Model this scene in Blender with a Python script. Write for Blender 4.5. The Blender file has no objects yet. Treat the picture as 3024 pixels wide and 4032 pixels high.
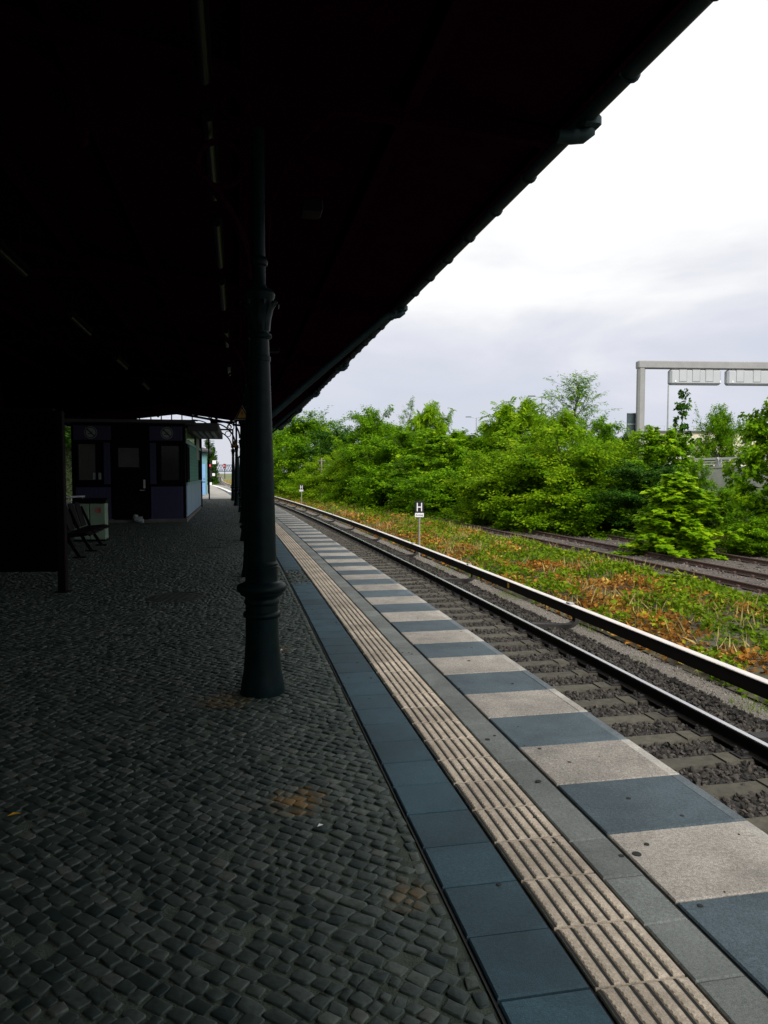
import bpy, math, random
import numpy as np
from mathutils import Vector, Matrix, noise as mnoise
R = math.radians
scene = bpy.context.scene
col = scene.collection
rng = np.random.default_rng(7)
random.seed(7)
CAMH = 1.6

# ------------------------------------------------------------------ path of the platform edge
def _edge_heading(y):
    if y <= 92: return math.atan(0.193 + 2 * 5.6e-4 * y) if y > 0 else math.atan(0.193 + 5.6e-4 * y)
    if y < 150: return R(14.6)
    if y < 190: return R(13.4)
    if y < 270: return R(12.6)
    return R(12.1)
_S, _X, _Y, _A = [], [], [], []
def _build_path():
    ds = 0.25
    x, y, s = 2.326, 0.0, 0.0
    fw = []
    while s < 700:
        a = _edge_heading(y); fw.append((s, x, y, a))
        x -= math.sin(a) * ds; y += math.cos(a) * ds; s += ds
    x, y, s = 2.326, 0.0, 0.0
    bw = []
    while s > -40:
        a = _edge_heading(y)
        x += math.sin(a) * ds; y -= math.cos(a) * ds; s -= ds
        bw.append((s, x, y, _edge_heading(y)))
    for t in list(reversed(bw)) + fw:
        _S.append(t[0]); _X.append(t[1]); _Y.append(t[2]); _A.append(t[3])
_build_path()
_S = np.array(_S); _X = np.array(_X); _Y = np.array(_Y); _A = np.array(_A)
def PV(s, o, z=0.0):
    """vectorised path point: s along the edge, o to the right of it"""
    s = np.asarray(s, float); o = np.asarray(o, float)
    x = np.interp(s, _S, _X); y = np.interp(s, _S, _Y); a = np.interp(s, _S, _A)
    return np.stack(np.broadcast_arrays(x + o * np.cos(a), y + o * np.sin(a), np.asarray(z, float)), -1)
def P(s, o, z=0.0):
    return Vector(PV(s, o, z).tolist())
def heading(s): return float(np.interp(s, _S, _A))
def s_at(y): return float(np.interp(y, _Y, _S))
def world_to_path(x, y):
    s = np.interp(y, _Y, _S)
    for _ in range(4):
        ex = np.interp(s, _S, _X); ey = np.interp(s, _S, _Y); a = np.interp(s, _S, _A)
        dx, dy = x - ex, y - ey
        s = s + (-np.sin(a) * dx + np.cos(a) * dy)
    ex = np.interp(s, _S, _X); ey = np.interp(s, _S, _Y); a = np.interp(s, _S, _A)
    return s, (x - ex) * np.cos(a) + (y - ey) * np.sin(a)

# ------------------------------------------------------------------ object helpers
ORIGIN = {}
def tag(o, label=None, cat=None, group=None, kind=None):
    if label: o['label'] = label
    if cat: o['category'] = cat
    if group: o['group'] = group
    if kind: o['kind'] = kind
    return o
def thing(name, label, cat, loc=(0, 0, 0), group=None):
    o = bpy.data.objects.new(name, None); col.objects.link(o)
    o.location = loc; o.empty_display_size = 0.2
    ORIGIN[o.name] = Vector(loc)
    return tag(o, label, cat, group)
def _link(name, me, parent, origin):
    o = bpy.data.objects.new(name, me); col.objects.link(o)
    if parent is not None:
        o.parent = parent; ORIGIN[o.name] = ORIGIN[parent.name]
    else:
        o.location = origin; ORIGIN[o.name] = Vector(origin)
    return o
def np_mesh(name, verts, groups, mats, parent=None, origin=(0, 0, 0), smooth=False, tint=None, midx=None):
    """groups: list of (n,k) int arrays of faces"""
    verts = np.asarray(verts, np.float32)
    off = np.array(ORIGIN[parent.name] if parent is not None else origin, np.float32)
    me = bpy.data.meshes.new(name)
    me.vertices.add(len(verts)); me.vertices.foreach_set('co', (verts - off).ravel())
    loops = np.concatenate([g.ravel() for g in groups]).astype(np.int32)
    tot = np.concatenate([np.full(len(g), g.shape[1], np.int32) for g in groups])
    start = np.concatenate([[0], np.cumsum(tot)[:-1]]).astype(np.int32)
    me.loops.add(len(loops)); me.loops.foreach_set('vertex_index', loops)
    me.polygons.add(len(tot)); me.polygons.foreach_set('loop_start', start)
    me.polygons.foreach_set('loop_total', tot)
    if midx is not None: me.polygons.foreach_set('material_index', np.asarray(midx, np.int32))
    me.polygons.foreach_set('use_smooth', np.full(len(tot), smooth, bool))
    me.update(calc_edges=True); me.validate()
    if tint is not None:
        a = me.attributes.new('tint', 'FLOAT', 'POINT'); a.data.foreach_set('value', np.asarray(tint, np.float32))
    for m in (mats if isinstance(mats, (list, tuple)) else [mats]): me.materials.append(m)
    return _link(name, me, parent, origin)

class MB:
    def __init__(s): s.v = []; s.f = []; s.m = []; s.t = []
    def add(s, vs, fs, m=0, t=0.5):
        b = len(s.v); s.v += [tuple(q) for q in vs]; s.t += [t] * len(vs)
        for q in fs: s.f.append([b + i for i in q]); s.m.append(m)
        return s
    def box(s, c, size, rz=0.0, ax=None, m=0, t=0.5, bev=0.0):
        """box centred at c; ax = three axis vectors (else rotated by rz about z)"""
        c = Vector(c); hx, hy, hz = [q / 2 for q in size]
        if ax is None:
            ax = (Vector((math.cos(rz), math.sin(rz), 0)), Vector((-math.sin(rz), math.cos(rz), 0)), Vector((0, 0, 1)))
        else: ax = [Vector(a) for a in ax]
        b = min(bev, hx * .45, hy * .45, hz * .45)
        if b <= 0:
            vs = [c + ax[0] * (i * hx) + ax[1] * (j * hy) + ax[2] * (k * hz) for k in (-1, 1) for j in (-1, 1) for i in (-1, 1)]
            return s.add(vs, [(0, 2, 3, 1), (4, 5, 7, 6), (0, 1, 5, 4), (2, 6, 7, 3), (0, 4, 6, 2), (1, 3, 7, 5)], m, t)
        # chamfered box
        vs = []; idx = {}
        for k in (-1, 1):
            for j in (-1, 1):
                for i in (-1, 1):
                    for d in range(3):
                        q = [i * (hx - b), j * (hy - b), k * (hz - b)]
                        q[d] = (i, j, k)[d] * (hx, hy, hz)[d]
                        idx[(i, j, k, d)] = len(vs)
                        vs.append(c + ax[0] * q[0] + ax[1] * q[1] + ax[2] * q[2])
        fs = []
        for d in range(3):
            a, e = (d + 1) % 3, (d + 2) % 3
            for sg in (-1, 1):
                ring = []
                for (p, q) in ((-1, -1), (1, -1), (1, 1), (-1, 1)):
                    key = [0, 0, 0]; key[d] = sg; key[a] = p; key[e] = q
                    ring.append(idx[(*key, d)])
                fs.append(ring if sg > 0 else ring[::-1])
        for d in range(3):
            a, e = (d + 1) % 3, (d + 2) % 3
            for p in (-1, 1):
                for q in (-1, 1):
                    k1 = [0, 0, 0]; k1[d] = -1; k1[a] = p; k1[e] = q
                    k2 = [0, 0, 0]; k2[d] = 1; k2[a] = p; k2[e] = q
                    r = [idx[(*k1, a)], idx[(*k2, a)], idx[(*k2, e)], idx[(*k1, e)]]
                    fs.append(r if p * q < 0 else r[::-1])
        for k in (-1, 1):
            for j in (-1, 1):
                for i in (-1, 1):
                    r = [idx[(i, j, k, d)] for d in range(3)]
                    fs.append(r if i * j * k > 0 else r[::-1])
        return s.add(vs, fs, m, t)
    def tube(s, pts, r, n=8, m=0, caps=True, t=0.5):
        pts = [Vector(p) for p in pts]
        rs = r if isinstance(r, (list, tuple)) else [r] * len(pts)
        rings = []; up = None
        for i, p in enumerate(pts):
            d = (pts[min(i + 1, len(pts) - 1)] - pts[max(i - 1, 0)]).normalized()
            if up is None:
                up = Vector((0, 0, 1)) if abs(d.z) < .95 else Vector((1, 0, 0))
            a = d.cross(up).normalized(); b = a.cross(d).normalized(); up = b
            rings.append([p + (a * math.cos(2 * math.pi * k / n) + b * math.sin(2 * math.pi * k / n)) * rs[i] for k in range(n)])
        vs = [q for g in rings for q in g]; fs = []
        for i in range(len(pts) - 1):
            for k in range(n):
                fs.append((i * n + k, i * n + (k + 1) % n, (i + 1) * n + (k + 1) % n, (i + 1) * n + k))
        if caps:
            fs.append(list(range(n))[::-1]); fs.append([(len(pts) - 1) * n + k for k in range(n)])
        return s.add(vs, fs, m, t)
    def lathe(s, c, prof, n=32, m=0, t=0.5):
        c = Vector(c); vs = []
        for (r, z) in prof:
            for k in range(n):
                a = 2 * math.pi * k / n
                vs.append(c + Vector((r * math.cos(a), r * math.sin(a), z)))
        fs = []
        for i in range(len(prof) - 1):
            for k in range(n):
                fs.append((i * n + k, i * n + (k + 1) % n, (i + 1) * n + (k + 1) % n, (i + 1) * n + k))
        fs.append(list(range(n))[::-1]); fs.append([(len(prof) - 1) * n + k for k in range(n)])
        return s.add(vs, fs, m, t)
    def sweep(s, poly, s0, s1, step=1.0, m=0, caps=True, t=0.5):
        """closed polygon of (offset, z) swept along the platform path"""
        n = max(1, int(math.ceil((s1 - s0) / step))); k = len(poly)
        vs = []
        for i in range(n + 1):
            q = s0 + (s1 - s0) * i / n
            for (o, z) in poly: vs.append(P(q, o, z))
        fs = []
        for i in range(n):
            for j in range(k):
                fs.append((i * k + j, i * k + (j + 1) % k, (i + 1) * k + (j + 1) % k, (i + 1) * k + j))
        if caps:
            fs.append(list(range(k))); fs.append([n * k + j for j in range(k)][::-1])
        return s.add(vs, fs, m, t)
    def prism(s, poly, origin, ux, uy, depth, m=0, t=0.5):
        """polygon (a,b) in the plane ux,uy at origin, extruded by depth along ux x uy"""
        o = Vector(origin); ux = Vector(ux); uy = Vector(uy); n = ux.cross(uy).normalized()
        k = len(poly)
        vs = [o + ux * a + uy * b for a, b in poly] + [o + ux * a + uy * b + n * depth for a, b in poly]
        fs = [list(range(k))[::-1], list(range(k, 2 * k))] + [(i, (i + 1) % k, k + (i + 1) % k, k + i) for i in range(k)]
        return s.add(vs, fs, m, t)
    def bar(s, a, b, w, h, m=0, up=(0, 0, 1)):
        a, b = Vector(a), Vector(b); d = (b - a); L = d.length; d.normalize()
        up = Vector(up)
        if abs(d.dot(up)) > .98: up = Vector((1, 0, 0))
        x = d.cross(up).normalized(); y = x.cross(d).normalized()
        return s.box((a + b) / 2, (L, w, h), ax=(d, x, y), m=m)
    def build(s, name, mats, parent=None, origin=(0, 0, 0), smooth=False, tint=False):
        me = bpy.data.meshes.new(name)
        off = Vector(ORIGIN[parent.name]) if parent is not None else Vector(origin)
        me.from_pydata([tuple(Vector(q) - off) for q in s.v], [], s.f)
        for m in (mats if isinstance(mats, (list, tuple)) else [mats]): me.materials.append(m)
        me.polygons.foreach_set('material_index', s.m)
        if tint:
            a = me.attributes.new('tint', 'FLOAT', 'POINT'); a.data.foreach_set('value', s.t)
        import bmesh
        bm = bmesh.new(); bm.from_mesh(me); bmesh.ops.recalc_face_normals(bm, faces=bm.faces); bm.to_mesh(me); bm.free()
        if smooth:
            me.polygons.foreach_set('use_smooth', [True] * len(me.polygons))
            me.set_sharp_from_angle(angle=R(35))
        me.update()
        return _link(name, me, parent, origin)
def copy_tree(o, parent=None):
    c = o.copy(); col.objects.link(c)
    if parent is not None: c.parent = parent
    ORIGIN[c.name] = ORIGIN[o.name]
    for ch in [q for q in o.children]: copy_tree(ch, c)
    return c
def text_obj(name, body, size, origin, ux, uy, mat, parent, depth=0.002, align='CENTER', sx=1.0, bold=0.0):
    cu = bpy.data.curves.new(name, 'FONT'); cu.body = body; cu.size = size; cu.extrude = depth
    cu.align_x = align; cu.align_y = 'CENTER'; cu.offset = bold
    tmp = bpy.data.objects.new(name, cu); col.objects.link(tmp)
    bpy.context.view_layer.update()
    me = bpy.data.meshes.new_from_object(tmp.evaluated_get(bpy.context.evaluated_depsgraph_get()))
    col.objects.unlink(tmp); bpy.data.objects.remove(tmp); bpy.data.curves.remove(cu)
    ux, uy = Vector(ux), Vector(uy); n = ux.cross(uy)
    off = Vector(origin) - Vector(ORIGIN[parent.name])
    for v in me.vertices:
        q = v.co.copy(); v.co = off + ux * (q.x * sx) + uy * q.y + n * q.z
    me.name = name; me.materials.clear(); me.materials.append(mat)
    return _link(name, me, parent, (0, 0, 0))

# ------------------------------------------------------------------ materials
def new_mat(name):
    m = bpy.data.materials.new(name); m.use_nodes = True
    nt = m.node_tree; b = nt.nodes['Principled BSDF']
    return m, nt, b
def mat(name, c, rough=.7, var=.25, scale=6.0, metal=0.0, spec=.5, bump=0.0, bscale=60.0, c2=None, tint=0.0, detail=6, coat=0.0):
    m, nt, b = new_mat(name)
    N, L = nt.nodes, nt.links
    tc = N.new('ShaderNodeTexCoord')
    nz = N.new('ShaderNodeTexNoise'); nz.inputs['Scale'].default_value = scale; nz.inputs['Detail'].default_value = detail
    nz.inputs['Roughness'].default_value = .65
    L.new(tc.outputs['Object'], nz.inputs['Vector'])
    rp = N.new('ShaderNodeValToRGB')
    e = rp.color_ramp.elements
    lo = [max(0, q * (1 - var)) for q in c]; hi = [q * (1 + var) for q in (c2 or c)]
    e[0].position = .3; e[0].color = (*lo, 1); e[1].position = .7; e[1].color = (*hi, 1)
    L.new(nz.outputs['Fac'], rp.inputs['Fac'])
    out = rp.outputs['Color']
    if tint > 0:
        at = N.new('ShaderNodeAttribute'); at.attribute_name = 'tint'
        mr = N.new('ShaderNodeMapRange'); mr.inputs[3].default_value = 1 - tint; mr.inputs[4].default_value = 1 + tint
        L.new(at.outputs['Fac'], mr.inputs[0])
        mx = N.new('ShaderNodeMix'); mx.data_type = 'RGBA'; mx.blend_type = 'MULTIPLY'; mx.inputs[0].default_value = 1
        L.new(out, mx.inputs[6]); L.new(mr.outputs[0], mx.inputs[7]); out = mx.outputs[2]
    L.new(out, b.inputs['Base Color'])
    b.inputs['Roughness'].default_value = rough; b.inputs['Metallic'].default_value = metal
    b.inputs['Specular IOR Level'].default_value = spec
    if coat: b.inputs['Coat Weight'].default_value = coat
    if bump > 0:
        n2 = N.new('ShaderNodeTexNoise'); n2.inputs['Scale'].default_value = bscale; n2.inputs['Detail'].default_value = 4
        L.new(tc.outputs['Object'], n2.inputs['Vector'])
        bp = N.new('ShaderNodeBump'); bp.inputs['Strength'].default_value = bump; bp.inputs['Distance'].default_value = .01
        L.new(n2.outputs['Fac'], bp.inputs['Height']); L.new(bp.outputs['Normal'], b.inputs['Normal'])
    return m
def speck_mat(name, c, dark, rough, speck=260.0, stain=2.2, samt=.5, tint=.1, spec=.4):
    """exposed-aggregate concrete: broad staining, fine grain, per-slab tint"""
    m, nt, b = new_mat(name); N, L = nt.nodes, nt.links
    tc = N.new('ShaderNodeTexCoord')
    n1 = N.new('ShaderNodeTexNoise'); n1.inputs['Scale'].default_value = stain; n1.inputs['Detail'].default_value = 8; n1.inputs['Roughness'].default_value = .7
    n2 = N.new('ShaderNodeTexNoise'); n2.inputs['Scale'].default_value = speck; n2.inputs['Detail'].default_value = 2
    n3 = N.new('ShaderNodeTexNoise'); n3.inputs['Scale'].default_value = speck * .28; n3.inputs['Detail'].default_value = 3
    for q in (n1, n2, n3): L.new(tc.outputs['Object'], q.inputs['Vector'])
    r1 = N.new('ShaderNodeValToRGB'); e = r1.color_ramp.elements
    e[0].position = .32; e[0].color = (*dark, 1); e[1].position = .62; e[1].color = (*c, 1)
    L.new(n1.outputs['Fac'], r1.inputs['Fac'])
    def mul(a, fac_out, lo, hi, p0, p1):
        mr = N.new('ShaderNodeMapRange'); mr.inputs[1].default_value = p0; mr.inputs[2].default_value = p1
        mr.inputs[3].default_value = lo; mr.inputs[4].default_value = hi
        L.new(fac_out, mr.inputs[0])
        mx = N.new('ShaderNodeMix'); mx.data_type = 'RGBA'; mx.blend_type = 'MULTIPLY'; mx.inputs[0].default_value = 1
        L.new(a, mx.inputs[6]); L.new(mr.outputs[0], mx.inputs[7]); return mx.outputs[2]
    n4 = N.new('ShaderNodeTexNoise'); n4.inputs['Scale'].default_value = 1.3; n4.inputs['Detail'].default_value = 9; n4.inputs['Roughness'].default_value = .72; n4.inputs['Distortion'].default_value = .6
    L.new(tc.outputs['Object'], n4.inputs['Vector'])
    o = mul(r1.outputs['Color'], n2.outputs['Fac'], 1 - samt, 1 + samt, .35, .65)
    o = mul(o, n4.outputs['Fac'], .74, 1.10, .34, .58)
    o = mul(o, n3.outputs['Fac'], 1 - samt * .5, 1 + samt * .5, .35, .65)
    at = N.new('ShaderNodeAttribute'); at.attribute_name = 'tint'
    o = mul(o, at.outputs['Fac'], 1 - tint, 1 + tint, 0, 1)
    L.new(o, b.inputs['Base Color']); b.inputs['Roughness'].default_value = rough; b.inputs['Specular IOR Level'].default_value = spec
    bp = N.new('ShaderNodeBump'); bp.inputs['Strength'].default_value = .35; bp.inputs['Distance'].default_value = .004
    L.new(n2.outputs['Fac'], bp.inputs['Height']); L.new(bp.outputs['Normal'], b.inputs['Normal'])
    return m
def leaf_mat(name, dark, light, third=None, trans=.35, patch=None):
    """leaves: per-leaf tint mixes two or three leaf colours; part of the light passes through"""
    m, nt, b = new_mat(name); N, L = nt.nodes, nt.links
    at = N.new('ShaderNodeAttribute'); at.attribute_name = 'tint'
    rp = N.new('ShaderNodeValToRGB'); e = rp.color_ramp.elements
    e[0].position = 0; e[0].color = (*dark, 1); e[1].position = .8; e[1].color = (*light, 1)
    if third: q = rp.color_ramp.elements.new(1.0); q.color = (*third, 1)
    L.new(at.outputs['Fac'], rp.inputs['Fac'])
    b.inputs['Roughness'].default_value = .6; b.inputs['Specular IOR Level'].default_value = .06
    L.new(rp.outputs['Color'], b.inputs['Base Color'])
    tr = N.new('ShaderNodeBsdfTranslucent'); L.new(rp.outputs['Color'], tr.inputs['Color'])
    mx = N.new('ShaderNodeMixShader'); mx.inputs[0].default_value = trans
    L.new(b.outputs[0], mx.inputs[1]); L.new(tr.outputs[0], mx.inputs[2])
    L.new(mx.outputs[0], N['Material Output'].inputs['Surface'])
    return m
def emit_mat(name, c, st):
    m, nt, b = new_mat(name)
    b.inputs['Base Color'].default_value = (*c, 1); b.inputs['Emission Color'].default_value = (*c, 1); b.inputs['Emission Strength'].default_value = st
    return m
M = {}
M['iron'] = mat('cast_iron_paint', (.0018, .0085, .0095), .4, .5, 14, spec=.09, bump=.15, bscale=90)
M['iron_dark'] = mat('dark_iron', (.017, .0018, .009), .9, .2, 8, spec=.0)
M['roofdeck'] = mat('shade_black_roof_boards', (.017, .0015, .0085), .95, .2, 3, spec=.0)  # deep shade under the roof put into one near-black wine colour
M['gutter'] = mat('zinc_gutter', (.010, .026, .030), .6, .3, 5, metal=.0, spec=.2)
M['slab_light'] = speck_mat('light_edge_slab', (.375, .345, .305), (.26, .242, .215), .8, 240, 3.2, .42, .16)
M['slab_blue'] = speck_mat('blue_grey_edge_slab', (.076, .110, .130), (.050, .076, .092), .65, 260, 3.0, .35, .16, .3)
M['tile_blue'] = speck_mat('blue_paving_tile', (.034, .080, .106), (.021, .052, .072), .62, 260, 2.0, .22, .14, .3)
M['tile_grey'] = speck_mat('grey_paving_tile', (.190, .208, .198), (.128, .142, .135), .75, 260, 2.5, .28, .14)
M['tactile'] = speck_mat('tactile_tile', (.64, .55, .44), (.44, .38, .30), .85, 200, 7.0, .18, .14)
M['nose_light'] = speck_mat('worn_light_nosing', (.46, .44, .40), (.34, .32, .29), .8, 240, 5, .25, .12)
M['nose_blue'] = speck_mat('worn_blue_nosing', (.125, .155, .17), (.08, .105, .12), .65, 260, 5, .25, .14)
M['joint'] = mat('dirty_joint', (.020, .023, .022), .9, .3, 30)
M['concrete'] = mat('weathered_concrete', (.34, .34, .32), .85, .25, 2.5, bump=.3, bscale=40)
M['concrete_dark'] = mat('dark_concrete', (.09, .09, .085), .9, .3, 3, bump=.3, bscale=40)
M['sleeper'] = mat('sleeper_concrete', (.058, .053, .038), .85, .4, 9, bump=.4, bscale=50, tint=.2)
M['rail_side'] = mat('rail_brown_steel', (.012, .009, .008), .8, .35, 12, spec=.2)
M['rail_rust'] = mat('rusty_rail', (.085, .050, .040), .8, .35, 15)
M['rail_top'] = mat('polished_rail_head', (.62, .62, .64), .22, .08, 20, metal=1.0)
M['cover'] = mat('weathered_cover_board', (.62, .585, .56), .62, .12, 4, bump=.1)
M['cover_side'] = mat('cover_side_shade_tone', (.014, .012, .011), .75, .3, 5, spec=.2)  # side of the cover, its shade put into a near-black colour
M['clip'] = mat('fastening_steel', (.018, .016, .015), .65, .3, 30)
M['galv'] = mat('galvanised_steel', (.36, .37, .37), .5, .15, 8, metal=.3)
M['gantry'] = mat('gantry_grey_paint', (.27, .27, .265), .6, .12, 1.5)
M['gantry_box'] = mat('sign_box_grey', (.42, .44, .455), .55, .06, 1.0)
M['dark_sign'] = mat('sign_back_dark_green', (.03, .055, .06), .6, .2, 4)
M['white'] = mat('white_enamel', (.78, .78, .80), .5, .06, 3)
M['black'] = mat('black_enamel', (.004, .004, .005), .5, .2, 3)
M['wood'] = mat('grey_weathered_post', (.25, .22, .165), .85, .25, 10)
M['bark'] = mat('bark', (.055, .045, .032), .9, .35, 12)
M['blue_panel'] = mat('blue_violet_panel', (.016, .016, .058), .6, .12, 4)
M['side_panel'] = mat('pale_blue_side_panel', (.20, .30, .42), .45, .12, 1.6)
M['teal_tile'] = mat('teal_glazed_panel', (.018, .175, .140), .6, .22, 2.5)
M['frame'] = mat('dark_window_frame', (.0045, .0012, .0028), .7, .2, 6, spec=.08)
M['glass'] = mat('dim_window_glass', (.015, .016, .015), .2, .25, 2.5, spec=.35)
M['green_glass'] = mat('green_transom_glass', (.10, .16, .035), .18, .6, 5, spec=.5)
M['hut_blue'] = mat('blue_hut_door', (.20, .38, .66), .55, .1, 2)
M['hut_teal'] = mat('teal_hut_tiles', (.13, .28, .30), .4, .2, 2.5)
M['roof_felt'] = mat('roof_felt', (.05, .05, .055), .8, .2, 4)
M['bin'] = mat('pale_green_bin', (.17, .25, .18), .5, .1, 6)
M['red'] = mat('red_paint', (.45, .03, .03), .5, .1, 4)
M['yellow'] = mat('yellow_enamel', (.75, .42, .03), .5, .1, 4)
M['sign_yellow'] = mat('dull_yellow_enamel', (.26, .13, .008), .5, .1, 4)
M['board'] = mat('black_board', (.004, .0012, .0025), .8, .2, 3, spec=.03)
M['parapet'] = mat('parapet_concrete', (.52, .52, .48), .85, .15, 1.5, bump=.2)
M['rail_pale'] = mat('pale_rail', (.62, .62, .58), .5, .1, 3)
M['signgrey'] = mat('sign_pale_enamel', (.20, .23, .23), .55, .08, 4)
M['facade'] = mat('cream_facade', (.62, .56, .42), .85, .08, 1)
M['bridge'] = mat('bridge_grey_blue_paint', (.13, .155, .19), .7, .1, .5)
M['tube_glass'] = mat('lamp_trunking', (.004, .005, .004), .35, .2, 3, spec=.10)
M['manhole'] = mat('cast_manhole', (.022, .024, .023), .5, .25, 20, bump=.5, bscale=70)
M['red_light'] = emit_mat('red_signal_lens', (1.0, .03, .05), 3.0)

# leaves
M['leaf_mid'] = leaf_mat('leaf_mid_green', (.055, .150, .004), (.19, .385, .007), (.32, .51, .012), .45)
M['leaf_light'] = leaf_mat('leaf_light_green', (.090, .21, .004), (.24, .42, .008), (.35, .51, .018), .44)
M['leaf_dark'] = leaf_mat('leaf_dark_green', (.018, .065, .006), (.055, .150, .010), (.10, .20, .012), .32)
M['leaf_willow'] = leaf_mat('leaf_olive_green', (.085, .20, .004), (.25, .425, .008), (.40, .53, .016), .46)
M['leaf_maple'] = leaf_mat('leaf_maple_green', (.075, .19, .004), (.225, .42, .007), (.38, .55, .010), .44)
M['leaf_sapling'] = leaf_mat('leaf_sapling_green', (.11, .25, .004), (.29, .49, .007), (.44, .60, .012), .44)
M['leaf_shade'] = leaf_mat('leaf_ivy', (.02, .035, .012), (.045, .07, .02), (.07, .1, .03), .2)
M['cover_green'] = leaf_mat('ground_leaf_green', (.050, .105, .004), (.17, .27, .008), (.36, .35, .020), .3)
M['cover_dead'] = leaf_mat('ground_leaf_withered', (.13, .060, .014), (.44, .195, .030), (.58, .42, .10), .25)
M['straw'] = leaf_mat('dry_straw', (.18, .145, .04), (.40, .32, .12), (.55, .46, .2), .2)

def cobble_mat():
    m, nt, b = new_mat('cobblestone'); N, L = nt.nodes, nt.links
    at = N.new('ShaderNodeAttribute'); at.attribute_name = 'tint'
    rp = N.new('ShaderNodeValToRGB'); e = rp.color_ramp.elements
    e[0].position = 0; e[0].color = (.006, .016, .0145, 1); e[1].position = .75; e[1].color = (.042, .057, .049, 1)
    q = e.new(1.0); q.color = (.072, .081, .070, 1)
    L.new(at.outputs['Fac'], rp.inputs['Fac'])
    tc = N.new('ShaderNodeTexCoord')
    nz = N.new('ShaderNodeTexNoise'); nz.inputs['Scale'].default_value = 45; nz.inputs['Detail'].default_value = 5
    L.new(tc.outputs['Object'], nz.inputs['Vector'])
    mr = N.new('ShaderNodeMapRange'); mr.inputs[1].default_value = .3; mr.inputs[2].default_value = .7; mr.inputs[3].default_value = .7; mr.inputs[4].default_value = 1.3
    L.new(nz.outputs['Fac'], mr.inputs[0])
    mx = N.new('ShaderNodeMix'); mx.data_type = 'RGBA'; mx.blend_type = 'MULTIPLY'; mx.inputs[0].default_value = 1
    L.new(rp.outputs['Color'], mx.inputs[6]); L.new(mr.outputs[0], mx.inputs[7])
    col_out = mx.outputs[2]
    # rust-coloured spills with their own shape
    for (cx, cy, rad, k) in STAINS:
        ds = N.new('ShaderNodeVectorMath'); ds.operation = 'DISTANCE'; ds.inputs[1].default_value = (cx, cy, 0)
        wz = N.new('ShaderNodeTexNoise'); wz.inputs['Scale'].default_value = 14; wz.inputs['Detail'].default_value = 6
        L.new(tc.outputs['Object'], wz.inputs['Vector'])
        L.new(tc.outputs['Object'], ds.inputs[0])
        ad = N.new('ShaderNodeMath'); ad.operation = 'MULTIPLY_ADD'; ad.inputs[1].default_value = rad * 1.8; ad.inputs[2].default_value = -rad * .9
        L.new(wz.outputs['Fac'], ad.inputs[0])
        sm = N.new('ShaderNodeMath'); sm.operation = 'ADD'; L.new(ds.outputs['Value'], sm.inputs[0]); L.new(ad.outputs[0], sm.inputs[1])
        m2 = N.new('ShaderNodeMapRange'); m2.inputs[1].default_value = rad * .25; m2.inputs[2].default_value = rad; m2.inputs[3].default_value = k; m2.inputs[4].default_value = 0
        L.new(sm.outputs[0], m2.inputs[0])
        mm = N.new('ShaderNodeMix'); mm.data_type = 'RGBA'; mm.inputs[7].default_value = (.20, .105, .018, 1)
        L.new(m2.outputs[0], mm.inputs[0]); L.new(col_out, mm.inputs[6]); col_out = mm.outputs[2]
    L.new(col_out, b.inputs['Base Color'])
    b.inputs['Roughness'].default_value = .58; b.inputs['Specular IOR Level'].default_value = .5; b.inputs['Specular Tint'].default_value = (.86, 1, .97, 1)
    bp = N.new('ShaderNodeBump'); bp.inputs['Strength'].default_value = .35; bp.inputs['Distance'].default_value = .006
    L.new(nz.outputs['Fac'], bp.inputs['Height']); L.new(bp.outputs['Normal'], b.inputs['Normal'])
    return m
STAINS = [(-.41, 3.52, .155, .8), (.10, 2.72, .12, .4), (-1.12, 5.1, .22, .35), (-1.0, 6.6, .2, .3)]
M['cobble'] = cobble_mat()
M['sand'] = mat('joint_sand', (.050, .066, .050), .95, .6, 9, bump=.6, bscale=120)
M['ballast'] = mat('ballast_stone', (.036, .031, .026), .85, .35, 20, tint=.85)
M['siding_stone'] = mat('siding_stone', (.135, .115, .10), .9, .35, 20, tint=.6)
M['siding_bed'] = mat('siding_bed', (.085, .074, .064), .95, .5, 22, bump=1.0, bscale=45)
M['ballast_bed'] = mat('ballast_bed', (.020, .018, .017), .95, .5, 22, bump=1.0, bscale=45)
M['fine_gravel'] = mat('fine_gravel', (.21, .19, .165), .9, .5, 40, bump=.8, bscale=90, tint=.3)
M['ground'] = mat('rough_ground', (.10, .10, .055), .95, .45, .6, bump=.5, bscale=8, c2=(.12, .14, .05))
M['bank_soil'] = mat('bank_soil', (.065, .060, .035), .95, .4, 6, bump=.7, bscale=30)
M['asphalt'] = mat('platform_asphalt', (.30, .285, .26), .9, .3, .8, bump=.3, bscale=60)
M['road'] = mat('road_asphalt', (.06, .06, .06), .9, .2, 2)

def flaking(m, c, thr=.66, scale=26):
    nt = m.node_tree; N, L = nt.nodes, nt.links; b = N['Principled BSDF']
    src = b.inputs['Base Color'].links[0].from_socket
    tc = N.new('ShaderNodeTexCoord'); nz = N.new('ShaderNodeTexNoise'); nz.inputs['Scale'].default_value = scale; nz.inputs['Detail'].default_value = 8; nz.inputs['Roughness'].default_value = .7
    L.new(tc.outputs['Object'], nz.inputs['Vector'])
    mr = N.new('ShaderNodeMapRange'); mr.inputs[1].default_value = thr; mr.inputs[2].default_value = thr + .03
    L.new(nz.outputs['Fac'], mr.inputs[0])
    mx = N.new('ShaderNodeMix'); mx.data_type = 'RGBA'; mx.inputs[7].default_value = (*c, 1)
    L.new(mr.outputs[0], mx.inputs[0]); L.new(src, mx.inputs[6]); L.new(mx.outputs[2], b.inputs['Base Color'])
flaking(M['iron'], (.030, .022, .016))
flaking(M['gantry'], (.17, .15, .13), .68, 3)
flaking(M['cover'], (.36, .32, .29), .68, 5)
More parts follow.
